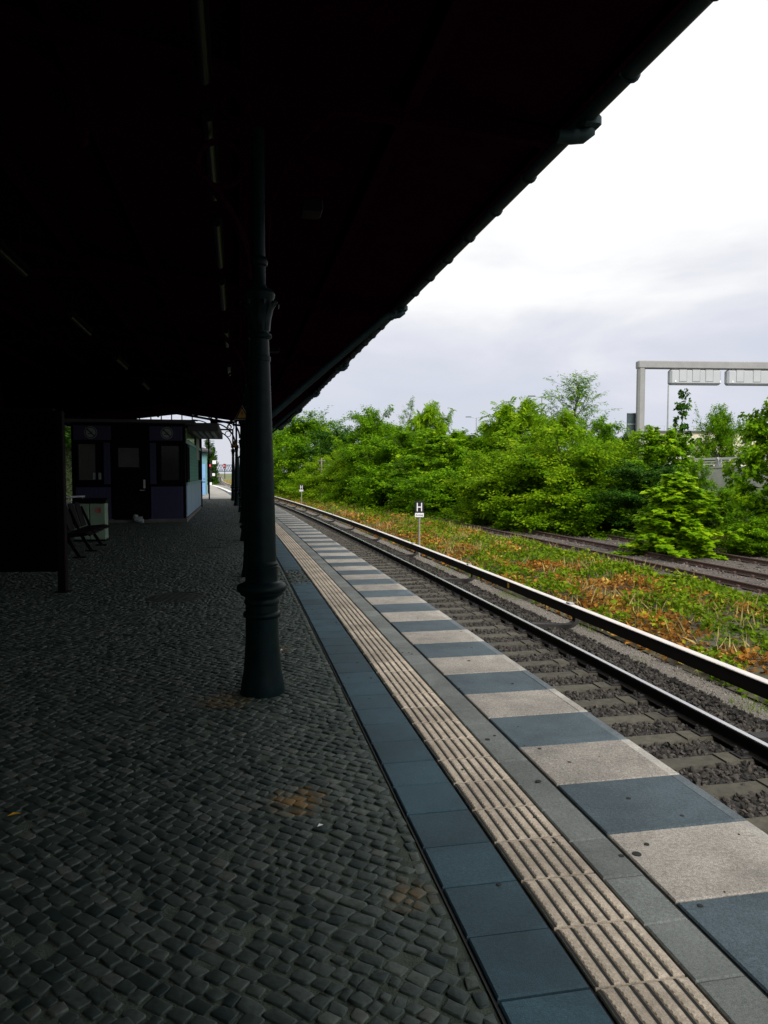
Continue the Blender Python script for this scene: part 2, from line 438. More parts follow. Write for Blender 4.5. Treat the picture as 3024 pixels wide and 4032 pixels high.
def struct(o): o['kind'] = 'structure'; return o
UP = Vector((0, 0, 1))
# ================================================================== GROUND
gb = MB()
gb.add([(-900, -300, -1.32), (900, -300, -1.32), (900, 1500, -1.32), (-900, 1500, -1.32)], [(0, 1, 2, 3)])
struct(gb.build('ground', M['ground']))

def strip(name, m, lanes, s0, s1, step):
    """sheet over the path: lanes = [(offset, z), ...]"""
    b = MB(); n = int((s1 - s0) / step); k = len(lanes)
    vs = [P(s0 + (s1 - s0) * i / n, o, z) for i in range(n + 1) for (o, z) in lanes]
    fs = [(i * k + j, i * k + j + 1, (i + 1) * k + j + 1, (i + 1) * k + j) for i in range(n) for j in range(k - 1)]
    b.add(vs, fs); return struct(b.build(name, m))
RT = -.90      # rail top
strip('trackbed', M['ballast_bed'], [(-.4, -1.12), (.3, -1.12), (2.5, -1.10), (2.7, -1.075), (3.0, -1.085), (3.18, -1.17)], -20, 420, 1.0)
strip('gravel_path', M['fine_gravel'], [(3.02, -1.16), (3.14, -1.125), (3.4, -1.12), (3.75, -1.125), (4.1, -1.17)], -20, 300, 1.0)
strip('siding_ballast', M['siding_bed'], [(7.9, -1.14), (8.5, -1.06), (15.2, -1.06), (16.2, -1.2)], -20, 120, 1.0)
def bank_z(s, o):
    u = np.clip((o - 3.6) / 1.0, 0, 1) * np.clip((8.6 - o) / .8, 0, 1)
    return -1.13 + u * .16
bs = MB(); n = 130; lanes = [3.72, 4.0, 4.6, 5.5, 6.5, 7.6, 8.2, 8.7]; k = len(lanes)
for i in range(n + 1):
    for o in lanes:
        s = -5 + i * 1.0
        bs.v.append(tuple(P(s, o, float(bank_z(s, o)) + .06 * mnoise.noise(Vector((s * .6, o * .9, 0)))))); bs.t.append(.5)
for i in range(n):
    for j in range(k - 1): bs.f.append([i * k + j, i * k + j + 1, (i + 1) * k + j + 1, (i + 1) * k + j]); bs.m.append(0)
struct(bs.build('bank', M['bank_soil']))

# platform body and pavings
S_END = s_at(93)
pb = MB()
pb.sweep([(-.02, -.002 - .14), (-.02, -1.3), (-10.6, -1.3), (-10.6, -.022), (-1.6, -.022), (-.05, -.022), (-.05, -.142)], -38, S_END, 1.5)
struct(pb.build('platform', M['concrete_dark']))
# edge slabs, alternating light and blue-grey
def slab_run(name, o0, o1, pitch, s0, s1, mats, z=0.0, gap=.006, th=.10, phase=0, bev=.006, gi=None, ge=None):
    gi = gap / 2 if gi is None else gi; ge = gap / 2 if ge is None else ge
    b = MB(); i = 0; s = s0
    while s < s1:
        a, e = s + gap / 2, s + pitch - gap / 2
        zz = z + random.uniform(-.0015, .0015)
        mi = (i + phase) % len(mats)
        t = random.random()
        q = [(o0 + gi, o1 - ge)]; bi = bev if gi > 0 else 0; be = bev if ge > 0 else 0
        for (p0, p1) in q:
            lo = [P(a, p0, zz - th), P(a, p1, zz - th), P(e, p1, zz - th), P(e, p0, zz - th)]
            m1 = [P(a, p0, zz - bev), P(a, p1, zz - bev), P(e, p1, zz - bev), P(e, p0, zz - bev)]
            tp = [P(a + bev, p0 + bi, zz), P(a + bev, p1 - be, zz), P(e - bev, p1 - be, zz), P(e - bev, p0 + bi, zz)]
            fs = [(0, 1, 5, 4), (1, 2, 6, 5), (2, 3, 7, 6), (3, 0, 4, 7), (4, 5, 9, 8), (5, 6, 10, 9), (6, 7, 11, 10), (7, 4, 8, 11), (8, 9, 10, 11)]
            b.add(lo + m1 + tp, fs, mi, t)
        s += pitch; i += 1
    return struct(b.build(name, mats, tint=True))
# measured slab joints: y=3.33 at the edge between light (farther) and blue (nearer)
PITCH = .527
s_ref = s_at(3.33)
s_start = s_ref - PITCH * 24
slab_run('platform_edge_paving', -.705, -.062, PITCH, s_start, s_at(92), [M['slab_light'], M['slab_blue']], phase=1, ge=.0)
slab_run('platform_edge_nosing', -.062, .0, PITCH, s_start, s_at(92), [M['nose_light'], M['nose_blue']], phase=1, gi=.0, z=.0004)
s_t = s_at(3.05) - .309 * 40
slab_run('grey_paving', -.895, -.715, .302, s_at(3.6) - .302 * 40, s_at(78), [M['tile_grey']], z=-.001, th=.06)
# blue tiles, interrupted by an inlay of cobbles
bt0 = s_at(3.05) + .02
slab_run('blue_paving', -1.535, -1.225, .311, bt0 - .311 * 40, s_at(10.75), [M['tile_blue']], z=-.001, th=.06, gap=.010)
slab_run('blue_paving', -1.535, -1.225, .311, s_at(12.35), s_at(60), [M['tile_blue']], z=-.001, th=.06, gap=.010)
# drain slot between cobbles and blue tiles
ds = MB()
ds.sweep([(-1.549, -.02), (-1.549, .001), (-1.545, .001), (-1.545, -.02)], -8, s_at(60), 1.0)
struct(ds.build('drain_slot', M['joint']))
# tactile strip: tiles with six raised ribs
tb = MB(); s = s_t; i = 0
while s < s_at(78):
    a, e = s + .006, s + .309 - .006; t = random.random(); zz = random.uniform(-.001, .001)
    near = s < s_at(26)
    tb.add([P(a, -1.215, zz - .05), P(a, -.908, zz - .05), P(e, -.908, zz - .05), P(e, -1.215, zz - .05),
            P(a, -1.215, zz), P(a, -.908, zz), P(e, -.908, zz), P(e, -1.215, zz)],
           [(0, 1, 5, 4), (1, 2, 6, 5), (2, 3, 7, 6), (3, 0, 4, 7), (4, 5, 6, 7)], 0, t)
    for r in range(6):
        c = -1.215 + .307 * (r + .62) / 6
        # each plate carries a dark groove, then a raised serrated rib
        g0, g1 = c - .031, c - .0198
        tb.add([P(a, g0, zz + .0006), P(a, g1, zz + .0006), P(e, g1, zz + .0006), P(e, g0, zz + .0006)], [(0, 1, 2, 3)], 1, .5)
        w0, w1 = c - .019, c + .004
        lo = [P(a + .004, w0, zz), P(a + .004, w1, zz), P(e - .004, w1, zz), P(e - .004, w0, zz)]
        hi = [P(a + .008, w0 + .003, zz + .003), P(a + .008, w1 - .003, zz + .005), P(e - .008, w1 - .003, zz + .003), P(e - .008, w0 + .003, zz + .003)]
        tb.add(lo + hi, [(0, 1, 5, 4), (1, 2, 6, 5), (2, 3, 7, 6), (3, 0, 4, 7), (4, 5, 6, 7)], 0, t)
        if s < s_at(9):
            nn = 11
            for q in range(nn):
                u0 = a + .012 + (e - a - .024) * q / nn; u1 = u0 + (e - a - .024) / nn * .45
                tb.add([P(u0, w0 + .005, zz + .0032), P(u0 + .004, w1 - .005, zz + .0032), P(u1 + .004, w1 - .005, zz + .0032), P(u1, w0 + .005, zz + .0032),
                        P(u0, w0 + .005, zz + .0052), P(u0 + .004, w1 - .005, zz + .0052), P(u1 + .004, w1 - .005, zz + .0052), P(u1, w0 + .005, zz + .0052)],
                       [(0, 1, 5, 4), (1, 2, 6, 5), (2, 3, 7, 6), (3, 0, 4, 7), (4, 5, 6, 7)], 0, t)
    s += .309; i += 1
struct(tb.build('tactile_paving', [M['tactile'], M['joint']], tint=True))
# joint bed under the slabs
strip('paving_bed', M['joint'], [(-1.61, -.014), (-.06, -.014)], -10, s_at(78), 1.0)
# gum spots on slabs
gm = MB()
for (x, y, r) in ((1.06, 3.02, .02), (1.13, 3.1, .012), (.80, 3.75, .017), (.62, 4.35, .015), (.9, 4.2, .012), (.42, 3.9, .01), (1.2, 3.55, .012), (.55, 5.4, .016), (.72, 6.2, .014)):
    gm.lathe((x, y, .0005), [(r, 0), (r * .9, .003), (r * .4, .0035)], 12)
rg_ = np.random.default_rng(19)
for _ in range(90):
    q = P(s_at(1.5) + 16 * rg_.random() ** 1.6, -rg_.uniform(.08, 1.5)); rr_ = rg_.uniform(.004, .013)
    gm.lathe((q.x, q.y, .0006), [(rr_, 0), (rr_ * .9, .0018), (rr_ * .4, .0022)], 8)
struct(gm.build('paving_stains', M['joint']))

# bed of sand under the cobbles, asphalt beyond the roof
strip('cobble_bed', M['sand'], [(-10.55, -.0062), (-1.551, -.0062)], -38, s_at(45), 1.0)
strip('platform_surface', M['asphalt'], [(-10.5, -.004), (-1.56, -.004)], s_at(45.2), S_END, 1.0)
wl = MB(); wl.sweep([(-1.30, -.012), (-1.30, .003), (-1.0, .003), (-1.0, -.012)], s_at(60), s_at(92), 1.0)
struct(wl.build('platform_line', M['white']))
strip('platform_margin', M['asphalt'], [(-1.56, -.006), (-.705, -.006)], s_at(78.1), S_END, 1.0)

# cobbles: rows laid at 45 degrees to the edge, every stone its own shape
def cobbles():
    a = R(11.5 + 46)   # row direction, turned clockwise from the tiles
    ux = np.array([math.cos(R(33)), -math.sin(R(33))]); uy = np.array([math.sin(R(33)), math.cos(R(33))])
    cen = []; siz = []
    row = -40.0
    pitch = .058
    nrow = int(75 / pitch)
    for r in range(nrow):
        v = -22 + r * pitch
        u = -40 + random.random() * .12
        us = []; ws = []
        wmean = .074 + .012 * math.sin(r * .7)
        w = np.clip(rng.normal(wmean, .015, 1060), .040, .115)
        uc = u + np.cumsum(w) - w / 2
        wav = .05 * np.sin(uc * 1.7 + r * .05) + .022 * np.sin(uc * 4.3 + r * .11)
        vv = v + wav + rng.normal(0, .005, len(uc))
        xy = uc[:, None] * ux + vv[:, None] * uy
        y = xy[:, 1]; x = xy[:, 0]
        ok = (y > .3) & (y < 46) & (x < 2.5) & (x > -.75 * y - 2.2)
        cen.append(xy[ok]); siz.append(np.stack([w[ok], np.full(ok.sum(), pitch)], 1))
    cen = np.concatenate(cen); siz = np.concatenate(siz)
    s, o = world_to_path(cen[:, 0], cen[:, 1])
    ok = (o < -1.608) & (o > -10.4) & (s < s_at(45))
    ins = (o > -1.53) & (o < -1.26) & (s > s_at(10.8)) & (s < s_at(12.3))
    ok |= ins
    bs_ = np.arange(s_at(.4), s_at(44), .078); bs_ = bs_ + rng.normal(0, .008, len(bs_))
    bp_ = PV(bs_, -1.583 + rng.normal(0, .003, len(bs_)), 0)[:, :2]
    cen = np.concatenate([cen, bp_]); siz = np.concatenate([siz, np.stack([np.full(len(bs_), .052), np.full(len(bs_), .070)], 1)]); ok = np.concatenate([ok, np.ones(len(bs_), bool)])
    brd = np.concatenate([np.zeros(len(ok) - len(bs_)), np.ones(len(bs_))])
    for (mx, my, mr) in MANHOLES: ok &= np.hypot(cen[:, 0] - mx, cen[:, 1] - my) > mr + .05
    for c in COLS: ok &= np.hypot(cen[:, 0] - c[0], cen[:, 1] - c[1]) > .16
    ok &= rng.random(len(cen)) > .018
    cen, siz, brd = cen[ok], siz[ok], brd[ok]
    siz = siz * np.where(rng.random(len(cen)) < .10, rng.uniform(.66, .9, len(cen)), rng.uniform(.92, 1.04, len(cen)))[:, None]
    n = len(cen); rot = rng.normal(0, .07, n) + brd * R(33 + 11.5)
    tnt = np.clip(rng.normal(.46, .27, n), 0, 1)
    dist = np.hypot(cen[:, 0], cen[:, 1])
    base = np.array([(-1, -.76), (-.84, -1), (.84, -1), (1, -.76), (1, .76), (.84, 1), (-.84, 1), (-1, .76)], float)
    out = []
    def emit(sel, rings, dome, name):
        c, z = cen[sel], siz[sel]; k = len(c)
        r0 = rot[sel]
        jit = rng.normal(0, .085, (k, 8, 2))
        sh = base[None] + jit
        skew = rng.normal(0, .12, k)[:, None]
        vs = []
        h = rng.normal(0, .0018, k)
        tilt = rng.normal(0, .032, (k, 2))
        for (sc, zz) in rings:
            p = sh * sc * (z[:, None, :] / 2 - .0030)
            p[..., 0] += skew * p[..., 1]
            cx = p[..., 0] * np.cos(r0)[:, None] - p[..., 1] * np.sin(r0)[:, None]
            cy = p[..., 0] * np.sin(r0)[:, None] + p[..., 1] * np.cos(r0)[:, None]
            wx = c[:, None, 0] + cx * ux[0] + cy * uy[0]; wy = c[:, None, 1] + cx * ux[1] + cy * uy[1]
            wz = zz + h[:, None] + (cx * tilt[:, None, 0] + cy * tilt[:, None, 1]) * (1 if zz > -.02 else 0)
            vs.append(np.stack([wx, wy, wz], -1))
        V = np.concatenate(vs, 1)      # k, 8*len, 3
        nr = len(rings); per = 8 * nr
        idx = np.arange(k)[:, None] * per
        quads = []
        for q in range(nr - 1):
            for j in range(8):
                quads.append(np.stack([idx[:, 0] + q * 8 + j, idx[:, 0] + q * 8 + (j + 1) % 8, idx[:, 0] + (q + 1) * 8 + (j + 1) % 8, idx[:, 0] + (q + 1) * 8 + j], 1))
        caps = idx + (nr - 1) * 8 + np.arange(8)[None]
        o = np_mesh(name, V.reshape(-1, 3), [np.concatenate(quads), caps], M['cobble'], smooth=True, tint=np.repeat(tnt[sel], per))
        struct(o)
    near = dist < 9; far = dist > 19
    emit(near, [(1.0, -.02), (1.0, -.0050), (.93, -.0008), (.80, .0004)], 1, 'cobblestone_paving')
    emit(~near & ~far, [(1.0, -.02), (.96, -.0035), (.78, .0004)], 1, 'cobblestone_paving')
    emit(far, [(1.0, -.014), (.82, .0004)], 1, 'cobblestone_paving')
    return n
# columns: base points measured from the photograph
COLS = [(-.885, 5.32), (-2.04, 11.35), (-3.22, 17.3), (-4.42, 23.35), (-5.72, 29.75), (-7.04, 35.4), (-8.49, 41.7)]
MANHOLES = [(-2.69, 9.45, .35), (-3.68, 15.4, .27)]
N_COB = cobbles()

for i, (x, y, r) in enumerate(MANHOLES):
    t = thing('manhole_cover', ['large round iron manhole cover sunk among the cobbles left of the nearest column',
                                'smaller round iron manhole cover farther up the cobbles towards the kiosk'][i], 'manhole cover', (x, y, 0), 'manhole covers in the cobbles')
    b = MB(); b.lathe((x, y, -.03), [(r + .03, 0), (r + .03, .028), (r + .005, .030), (r + .005, .022)], 40)
    b.build('frame', M['manhole'], t, smooth=True)
    b = MB(); b.lathe((x, y, -.03), [(r, 0), (r, .026), (r - .015, .028), (r - .02, .026), (.05, .026)], 40)
    for a in range(-3, 4):
        for c in range(-3, 4):
            if math.hypot(a, c) * r / 4 < r * .8: b.box((x + a * r / 4, y + c * r / 4, -.0025), (r / 7, r / 7, .005))
    b.build('lid', M['manhole'], t)

# ================================================================== TRACKS
def rail_poly(o, top, w=.072, h=.16, foot=.14):
    z = top
    return [(o - foot / 2, z - h), (o + foot / 2, z - h), (o + foot / 2, z - h + .012), (o + .012, z - h + .03), (o + .010, z - .042),
            (o + w / 2, z - .032), (o + w / 2, z - .008), (o + w / 2 - .01, z), (o - w / 2 + .01, z), (o - w / 2, z - .008), (o - w / 2, z - .032),
            (o - .010, z - .042), (o - .012, z - h + .03), (o - foot / 2, z - h + .012)]
def fastening(b, s, o, z):
    d = P(s + .1, o) - P(s - .1, o); d.normalize(); a = Vector((d.y, -d.x, 0))
    for sg in (-1, 1):
        c = P(s, o + sg * .115, z)
        b.box(c + UP * .008, (.15, .17, .016), ax=(a, d, UP), bev=.003)
        b.box(c + UP * .028 - a * sg * .03, (.06, .05, .03), ax=(a, d, UP), bev=.006)
        for q in (-.045, .045):
            b.tube([c + d * q + a * sg * .03 + UP * .01, c + d * q + a * sg * .03 + UP * .075], .012, 6)
            b.tube([c + d * q + a * sg * .03 + UP * .03, c + d * q + a * sg * .03 + UP * .05], .022, 6)
tr = thing('railway_track', 'railway track beside the platform edge with shiny rail head and brown sleepers', 'railway track', P(6, 1.7, -1.06))
for o in (1.0, 2.45):
    b = MB(); b.sweep(rail_poly(o, RT), -15, 640, .8)
    r = b.build('rail', M['rail_side'], tr, smooth=True)
    b = MB(); b.sweep([(o - .030, RT - .001), (o + .030, RT - .001), (o + .027, RT + .002), (o - .027, RT + .002)], -15, 640, .8)
    b.build('running_surface', M['rail_top'], r)
s = s_at(4.6) - .60 * 5
for i in range(100):
    b = MB(); d = heading(s); c = P(s, 1.725, -1.13); rz = d
    L_ = 2.55
    dx = P(s, 2.7) - P(s, .7); ax0 = dx.normalized(); ax1 = Vector((-ax0.y, ax0.x, 0))
    # concrete sleeper: trapezoid section, waisted middle
    for (o0, o1, zt) in ((.45, 1.35, -1.062), (1.35, 2.10, -1.078), (2.10, 3.0, -1.062)):
        vs = []
        for o in (o0, o1):
            for (w, z) in ((-.14, -1.2), (.14, -1.2), (.105, zt), (-.105, zt)):
                q = P(s, o, z) + ax1 * w; vs.append(q)
        b.add(vs, [(0, 1, 5, 4), (1, 2, 6, 5), (2, 3, 7, 6), (3, 0, 4, 7), (0, 3, 2, 1), (4, 5, 6, 7)], 0, random.random())
    so = b.build('sleeper', M['sleeper'], tr, tint=True)
    if i < 70:
        for o in (2.45, 1.0):
            b = MB(); fastening(b, s, o, -1.062); b.build('rail_fastening', M['clip'], so)
    s += .60
b = MB()
while s < s_at(230):
    ax0 = (P(s, 2.7) - P(s, .7)).normalized()
    b.box(P(s, 1.725, -1.11), (2.55, .24, .1), ax=(ax0, Vector((-ax0.y, ax0.x, 0)), UP), t=random.random()); s += .6
q = b.build('distant_sleepers', M['sleeper'], tr, tint=True); q['kind'] = 'stuff'

# third rail with its cover
th = thing('third_rail', 'third rail under a long white topped cover board on curved brackets', 'third rail', P(11.9, 3.2, -1.1))
b = MB(); b.sweep([(3.29, -.85), (3.33, -.85), (3.33, -.80), (3.29, -.80)], -10, 420, 1.0); b.build('conductor_rail', M['rail_side'], th)
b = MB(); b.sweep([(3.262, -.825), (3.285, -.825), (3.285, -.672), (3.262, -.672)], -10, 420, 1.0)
b.build('shade_dark_side', M['cover_side'], th)  # shaded flank of the cover, split off as a dark strip
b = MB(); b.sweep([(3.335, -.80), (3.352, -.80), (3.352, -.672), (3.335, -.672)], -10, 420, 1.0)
b.build('shade_dark_side', M['cover_side'], th)
brs = [s_at(y) for y in np.arange(1.25, 120, 5.33)]
brs = [q + 0 for q in brs]
prev = -10
for i, q in enumerate(brs):
    lo, hi = prev + .008, q - .008
    b = MB(); b.sweep([(3.25, -.672), (3.365, -.672), (3.365, -.662), (3.352, -.655), (3.263, -.655), (3.25, -.662)], lo, hi, .9)
    b.build('cover_board', M['cover'], th); prev = q
    # curved bracket
    d = (P(q + .1, 3) - P(q - .1, 3)).normalized()
    pts = [(2.62, -1.0), (2.85, -1.01), (3.1, -1.03), (3.26, -1.035), (3.34, -1.02), (3.40, -.98), (3.42, -.92), (3.41, -.85), (3.375, -.77)]
    b = MB(); w = .075; vs = []; tk = .036
    for j, (o, z) in enumerate(pts):
        a_ = pts[min(j + 1, len(pts) - 1)]; c_ = pts[max(j - 1, 0)]
        tn = Vector((a_[0] - c_[0], a_[1] - c_[1])).normalized(); nn = Vector((-tn.y, tn.x))
        wd = w * (1 - .25 * j / len(pts))
        for (sw, sn) in ((-1, -1), (1, -1), (1, 1), (-1, 1)):
            vs.append(P(q, o + nn.x * tk * sn, z + nn.y * tk * sn) + d * wd * sw)
    fs = []
    for j in range(len(pts) - 1):
        for e in range(4): fs.append((j * 4 + e, j * 4 + (e + 1) % 4, j * 4 + 4 + (e + 1) % 4, j * 4 + 4 + e))
    fs += [(3, 2, 1, 0), tuple(len(pts) * 4 - 4 + e for e in range(4))]
    b.add(vs, fs); b.build('bracket', M['clip'], th)
    b = MB(); b.box(P(q, 3.31, -.64), (.09, .14, .02), rz=heading(q), bev=.004); b.build('joint_plate', M['galv'], th)
b = MB(); b.sweep([(3.25, -.672), (3.365, -.672), (3.365, -.662), (3.352, -.655), (3.263, -.655), (3.25, -.662)], prev + .008, 420, .9); b.build('cover_board', M['cover'], th)
b = MB(); b.sweep([(3.253, -.80), (3.2605, -.80), (3.2605, -.70), (3.253, -.70)], s_at(14.55), s_at(14.63), .1); b.build('yellow_marker', M['yellow'], th)

# sidings, rusty
def siding(name, label, o0, o1, s0, s1):
    t = thing(name, label, 'railway track', P(20, (o0 + o1) / 2, -1.06))
    for o in (o0, o1):
        b = MB(); b.sweep(rail_poly(o, RT, .068, .135, .125), s0, s1, 1.0); b.build('rail', M['rail_rust'], t, smooth=True)
    q = s0 + .3; n = 0
    while q < s1 and n < 95:
        a0 = (P(q, o1) - P(q, o0)).normalized(); a1 = Vector((-a0.y, a0.x, 0))
        b = MB(); b.box(P(q, (o0 + o1) / 2, -1.095 + random.uniform(-.01, .008)), (2.5 + random.uniform(-.05, .05), .24, .11), ax=(a0, a1, UP), bev=.012, t=random.random())
        so = b.build('sleeper', M['wood_sleeper'], t, tint=True)
        if q < 45:
            for o in (o0, o1):
                b = MB(); b.box(P(q, o, -1.03), (.26, .12, .02), ax=(a0, a1, UP))
                for sg in (-1, 1): b.box(P(q, o + sg * .075, -1.003), (.07, .09, .05), ax=(a0, a1, UP), bev=.01)
                b.build('rail_chair', M['rail_rust'], so)
        q += .68; n += 1
    return t
M['wood_sleeper'] = mat('old_wood_sleeper', (.075, .062, .055), .9, .4, 14, bump=.5, bscale=30, tint=.3)
siding('siding_track', 'rusty disused siding track nearest the weedy bank', 9.05, 10.52, s_at(6), s_at(70))
siding('siding_track', 'rusty siding track half buried below the trees behind the other siding', 12.5, 13.95, s_at(9), s_at(45))

# ballast stones
ICO_V = None
def ico():
    p = (1 + 5 ** .5) / 2
    v = np.array([(-1, p, 0), (1, p, 0), (-1, -p, 0), (1, -p, 0), (0, -1, p), (0, 1, p), (0, -1, -p), (0, 1, -p), (p, 0, -1), (p, 0, 1), (-p, 0, -1), (-p, 0, 1)], float)
    f = np.array([(0, 11, 5), (0, 5, 1), (0, 1, 7), (0, 7, 10), (0, 10, 11), (1, 5, 9), (5, 11, 4), (11, 10, 2), (10, 7, 6), (7, 1, 8), (3, 9, 4), (3, 4, 2), (3, 2, 6), (3, 6, 8), (3, 8, 9), (4, 9, 5), (2, 4, 11), (6, 2, 10), (8, 6, 7), (9, 8, 1)])
    return v / np.linalg.norm(v[0]), f
def stones(name, pos, size, m):
    v, f = ico(); n = len(pos)
    sc = size[:, None] * rng.uniform(.6, 1.15, (n, 3)) * np.array([1, 1, .8])
    V = v[None] * (1 + rng.normal(0, .22, (n, 12, 1))) * sc[:, None]
    # random rotation
    q = rng.normal(size=(n, 4)); q /= np.linalg.norm(q, axis=1)[:, None]
    w, x, y, z = q.T
    Rm = np.stack([np.stack([1 - 2 * (y * y + z * z), 2 * (x * y - z * w), 2 * (x * z + y * w)], -1),
                   np.stack([2 * (x * y + z * w), 1 - 2 * (x * x + z * z), 2 * (y * z - x * w)], -1),
                   np.stack([2 * (x * z - y * w), 2 * (y * z + x * w), 1 - 2 * (x * x + y * y)], -1)], 1)
    V = np.einsum('nij,nkj->nki', Rm, V) + pos[:, None]
    F = (np.arange(n)[:, None, None] * 12 + f[None]).reshape(-1, 3)
    o = np_mesh(name, V.reshape(-1, 3), [F], m, tint=np.repeat(rng.random(n), 12)); o['kind'] = 'stuff'
    return o
def scatter(n, s0, s1, o0, o1, zf, power=1.0):
    u = rng.random(n) ** power; s = s0 + (s1 - s0) * u
    o = rng.uniform(o0, o1, n)
    p = PV(s, o, 0); p[:, 2] = zf(s, o, n); return p, s, o
def bz(s, o, n): return np.where(o > 2.58, -1.075 - np.clip((o - 2.95) / .3, 0, 1) * .05 + rng.random(n) * .04, -1.12 + rng.random(n) * .035)
pA, sA, oA = scatter(50000, s_at(1.8), s_at(32), .55, 3.30, bz, 1.5)
keep = ~((np.abs(oA - 2.45) < .09) | (np.abs(oA - 1.0) < .09))
ph = ((sA - s_at(4.6)) / .6); fr = np.abs(ph - np.round(ph)) * .6
keep &= ~((fr < .10) & (oA > .45) & (oA < 2.58) & (rng.random(len(sA)) > .03))
pA = pA[keep]; stones('ballast_stones', pA, rng.uniform(.018, .036, len(pA)), M['ballast'])
pB, sB, oB = scatter(12000, s_at(32), s_at(75), .55, 3.2, bz)
ph = ((sB - s_at(4.6)) / .6); fr = np.abs(ph - np.round(ph)) * .6; kb = (fr > .12) | (oB > 2.6)
pB = pB[kb]; stones('ballast_stones', pB, rng.uniform(.03, .045, len(pB)), M['ballast'])
pC, _, _ = scatter(10500, s_at(3), s_at(30), 3.0, 3.85, lambda s, o, n: -1.125 + rng.random(n) * .010, 1.4)
stones('gravel_stones', pC, rng.uniform(.007, .017, len(pC)), M['fine_gravel'])
pD, sD, oD = scatter(9000, s_at(9), s_at(45), 8.2, 15.4, lambda s, o, n: -1.065 + rng.random(n) * .03, 1.1)
stones('siding_stones', pD, rng.uniform(.018, .038, len(pD)), M['siding_stone'])

# ================================================================== CANOPY
def roof_x(y): return 2.49 - .197 * y            # gutter line on the plan (measured straight)
ROOF_Y0, ROOF_Y1 = -34.0, 43.2  # unseen rear stretch behind the camera lengthened to cut light from there
GZ = 4.09
a_r = math.atan(.197); rd = Vector((-math.sin(a_r), math.cos(a_r), 0)); rr = Vector((math.cos(a_r), math.sin(a_r), 0))
def RP(y, off, z):   # point at distance off to the right of the gutter line
    return Vector((roof_x(y), y, z)) + rr * off
cn = thing('platform_canopy', 'huge black station canopy roof with zinc gutter over the platform', 'canopy roof', RP(5, -6, 0))
def rsweep(b, poly, y0, y1, m=0):
    k = len(poly); vs = [RP(y, o, z) for y in (y0, y1) for (o, z) in poly]
    fs = [tuple(range(k)), tuple(range(k, 2 * k))[::-1]] + [(j, (j + 1) % k, k + (j + 1) % k, k + j) for j in range(k)]
    b.add(vs, fs, m)
RIDGE = -5.75; LE = -11.6
b = MB()
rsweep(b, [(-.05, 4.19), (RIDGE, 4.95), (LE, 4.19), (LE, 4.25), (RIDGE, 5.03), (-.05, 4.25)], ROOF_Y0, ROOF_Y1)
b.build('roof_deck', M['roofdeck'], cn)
for ee, sg in ((0, 1), (LE, -1)):
    b = MB(); rsweep(b, [(ee - .05 * sg, 4.12), (ee - .09 * sg, 4.12), (ee - .09 * sg, 4.185), (ee - .05 * sg, 4.185)], ROOF_Y0, ROOF_Y1)
    b.build('fascia', M['roofdeck'], cn)
    # half-round gutter, open at the top
    b = MB(); k = 9; pr = [(ee + sg * (.025 - .065 * math.cos(math.pi * j / (k - 1))), GZ + .065 - .07 * math.sin(math.pi * j / (k - 1))) for j in range(k)]
    pr2 = [(ee + sg * (.025 - .060 * math.cos(math.pi * j / (k - 1))), GZ + .066 - .064 * math.sin(math.pi * j / (k - 1))) for j in range(k)][::-1]
    rsweep(b, pr + pr2, ROOF_Y0, ROOF_Y1)
    y = ROOF_Y0 + .3
    while y < ROOF_Y1:
        pts = [RP(y, ee + sg * (.025 - .072 * math.cos(math.pi * j / 8)), GZ + .065 - .078 * math.sin(math.pi * j / 8)) for j in range(9)]
        if y > -3: b.tube(pts, .010, 5)
        y += .82
    b.build('gutter', M['gutter'], cn, smooth=True)
# boards lines: joists along the roof
b = MB()
for o in (-1.2, -2.35, -3.6, -4.7, -6.8, -8.0, -9.2, -10.4):
    z = 4.19 + (.76 * (o + .05) / (RIDGE + .05) if o > RIDGE else .76 * (o - LE) / (RIDGE - LE))
    rsweep(b, [(o - .05, z - .14), (o + .05, z - .14), (o + .05, z + .01), (o - .05, z + .01)], ROOF_Y0 + .1, ROOF_Y1 - .1)
b.build('purlins', M['iron_dark'], cn)
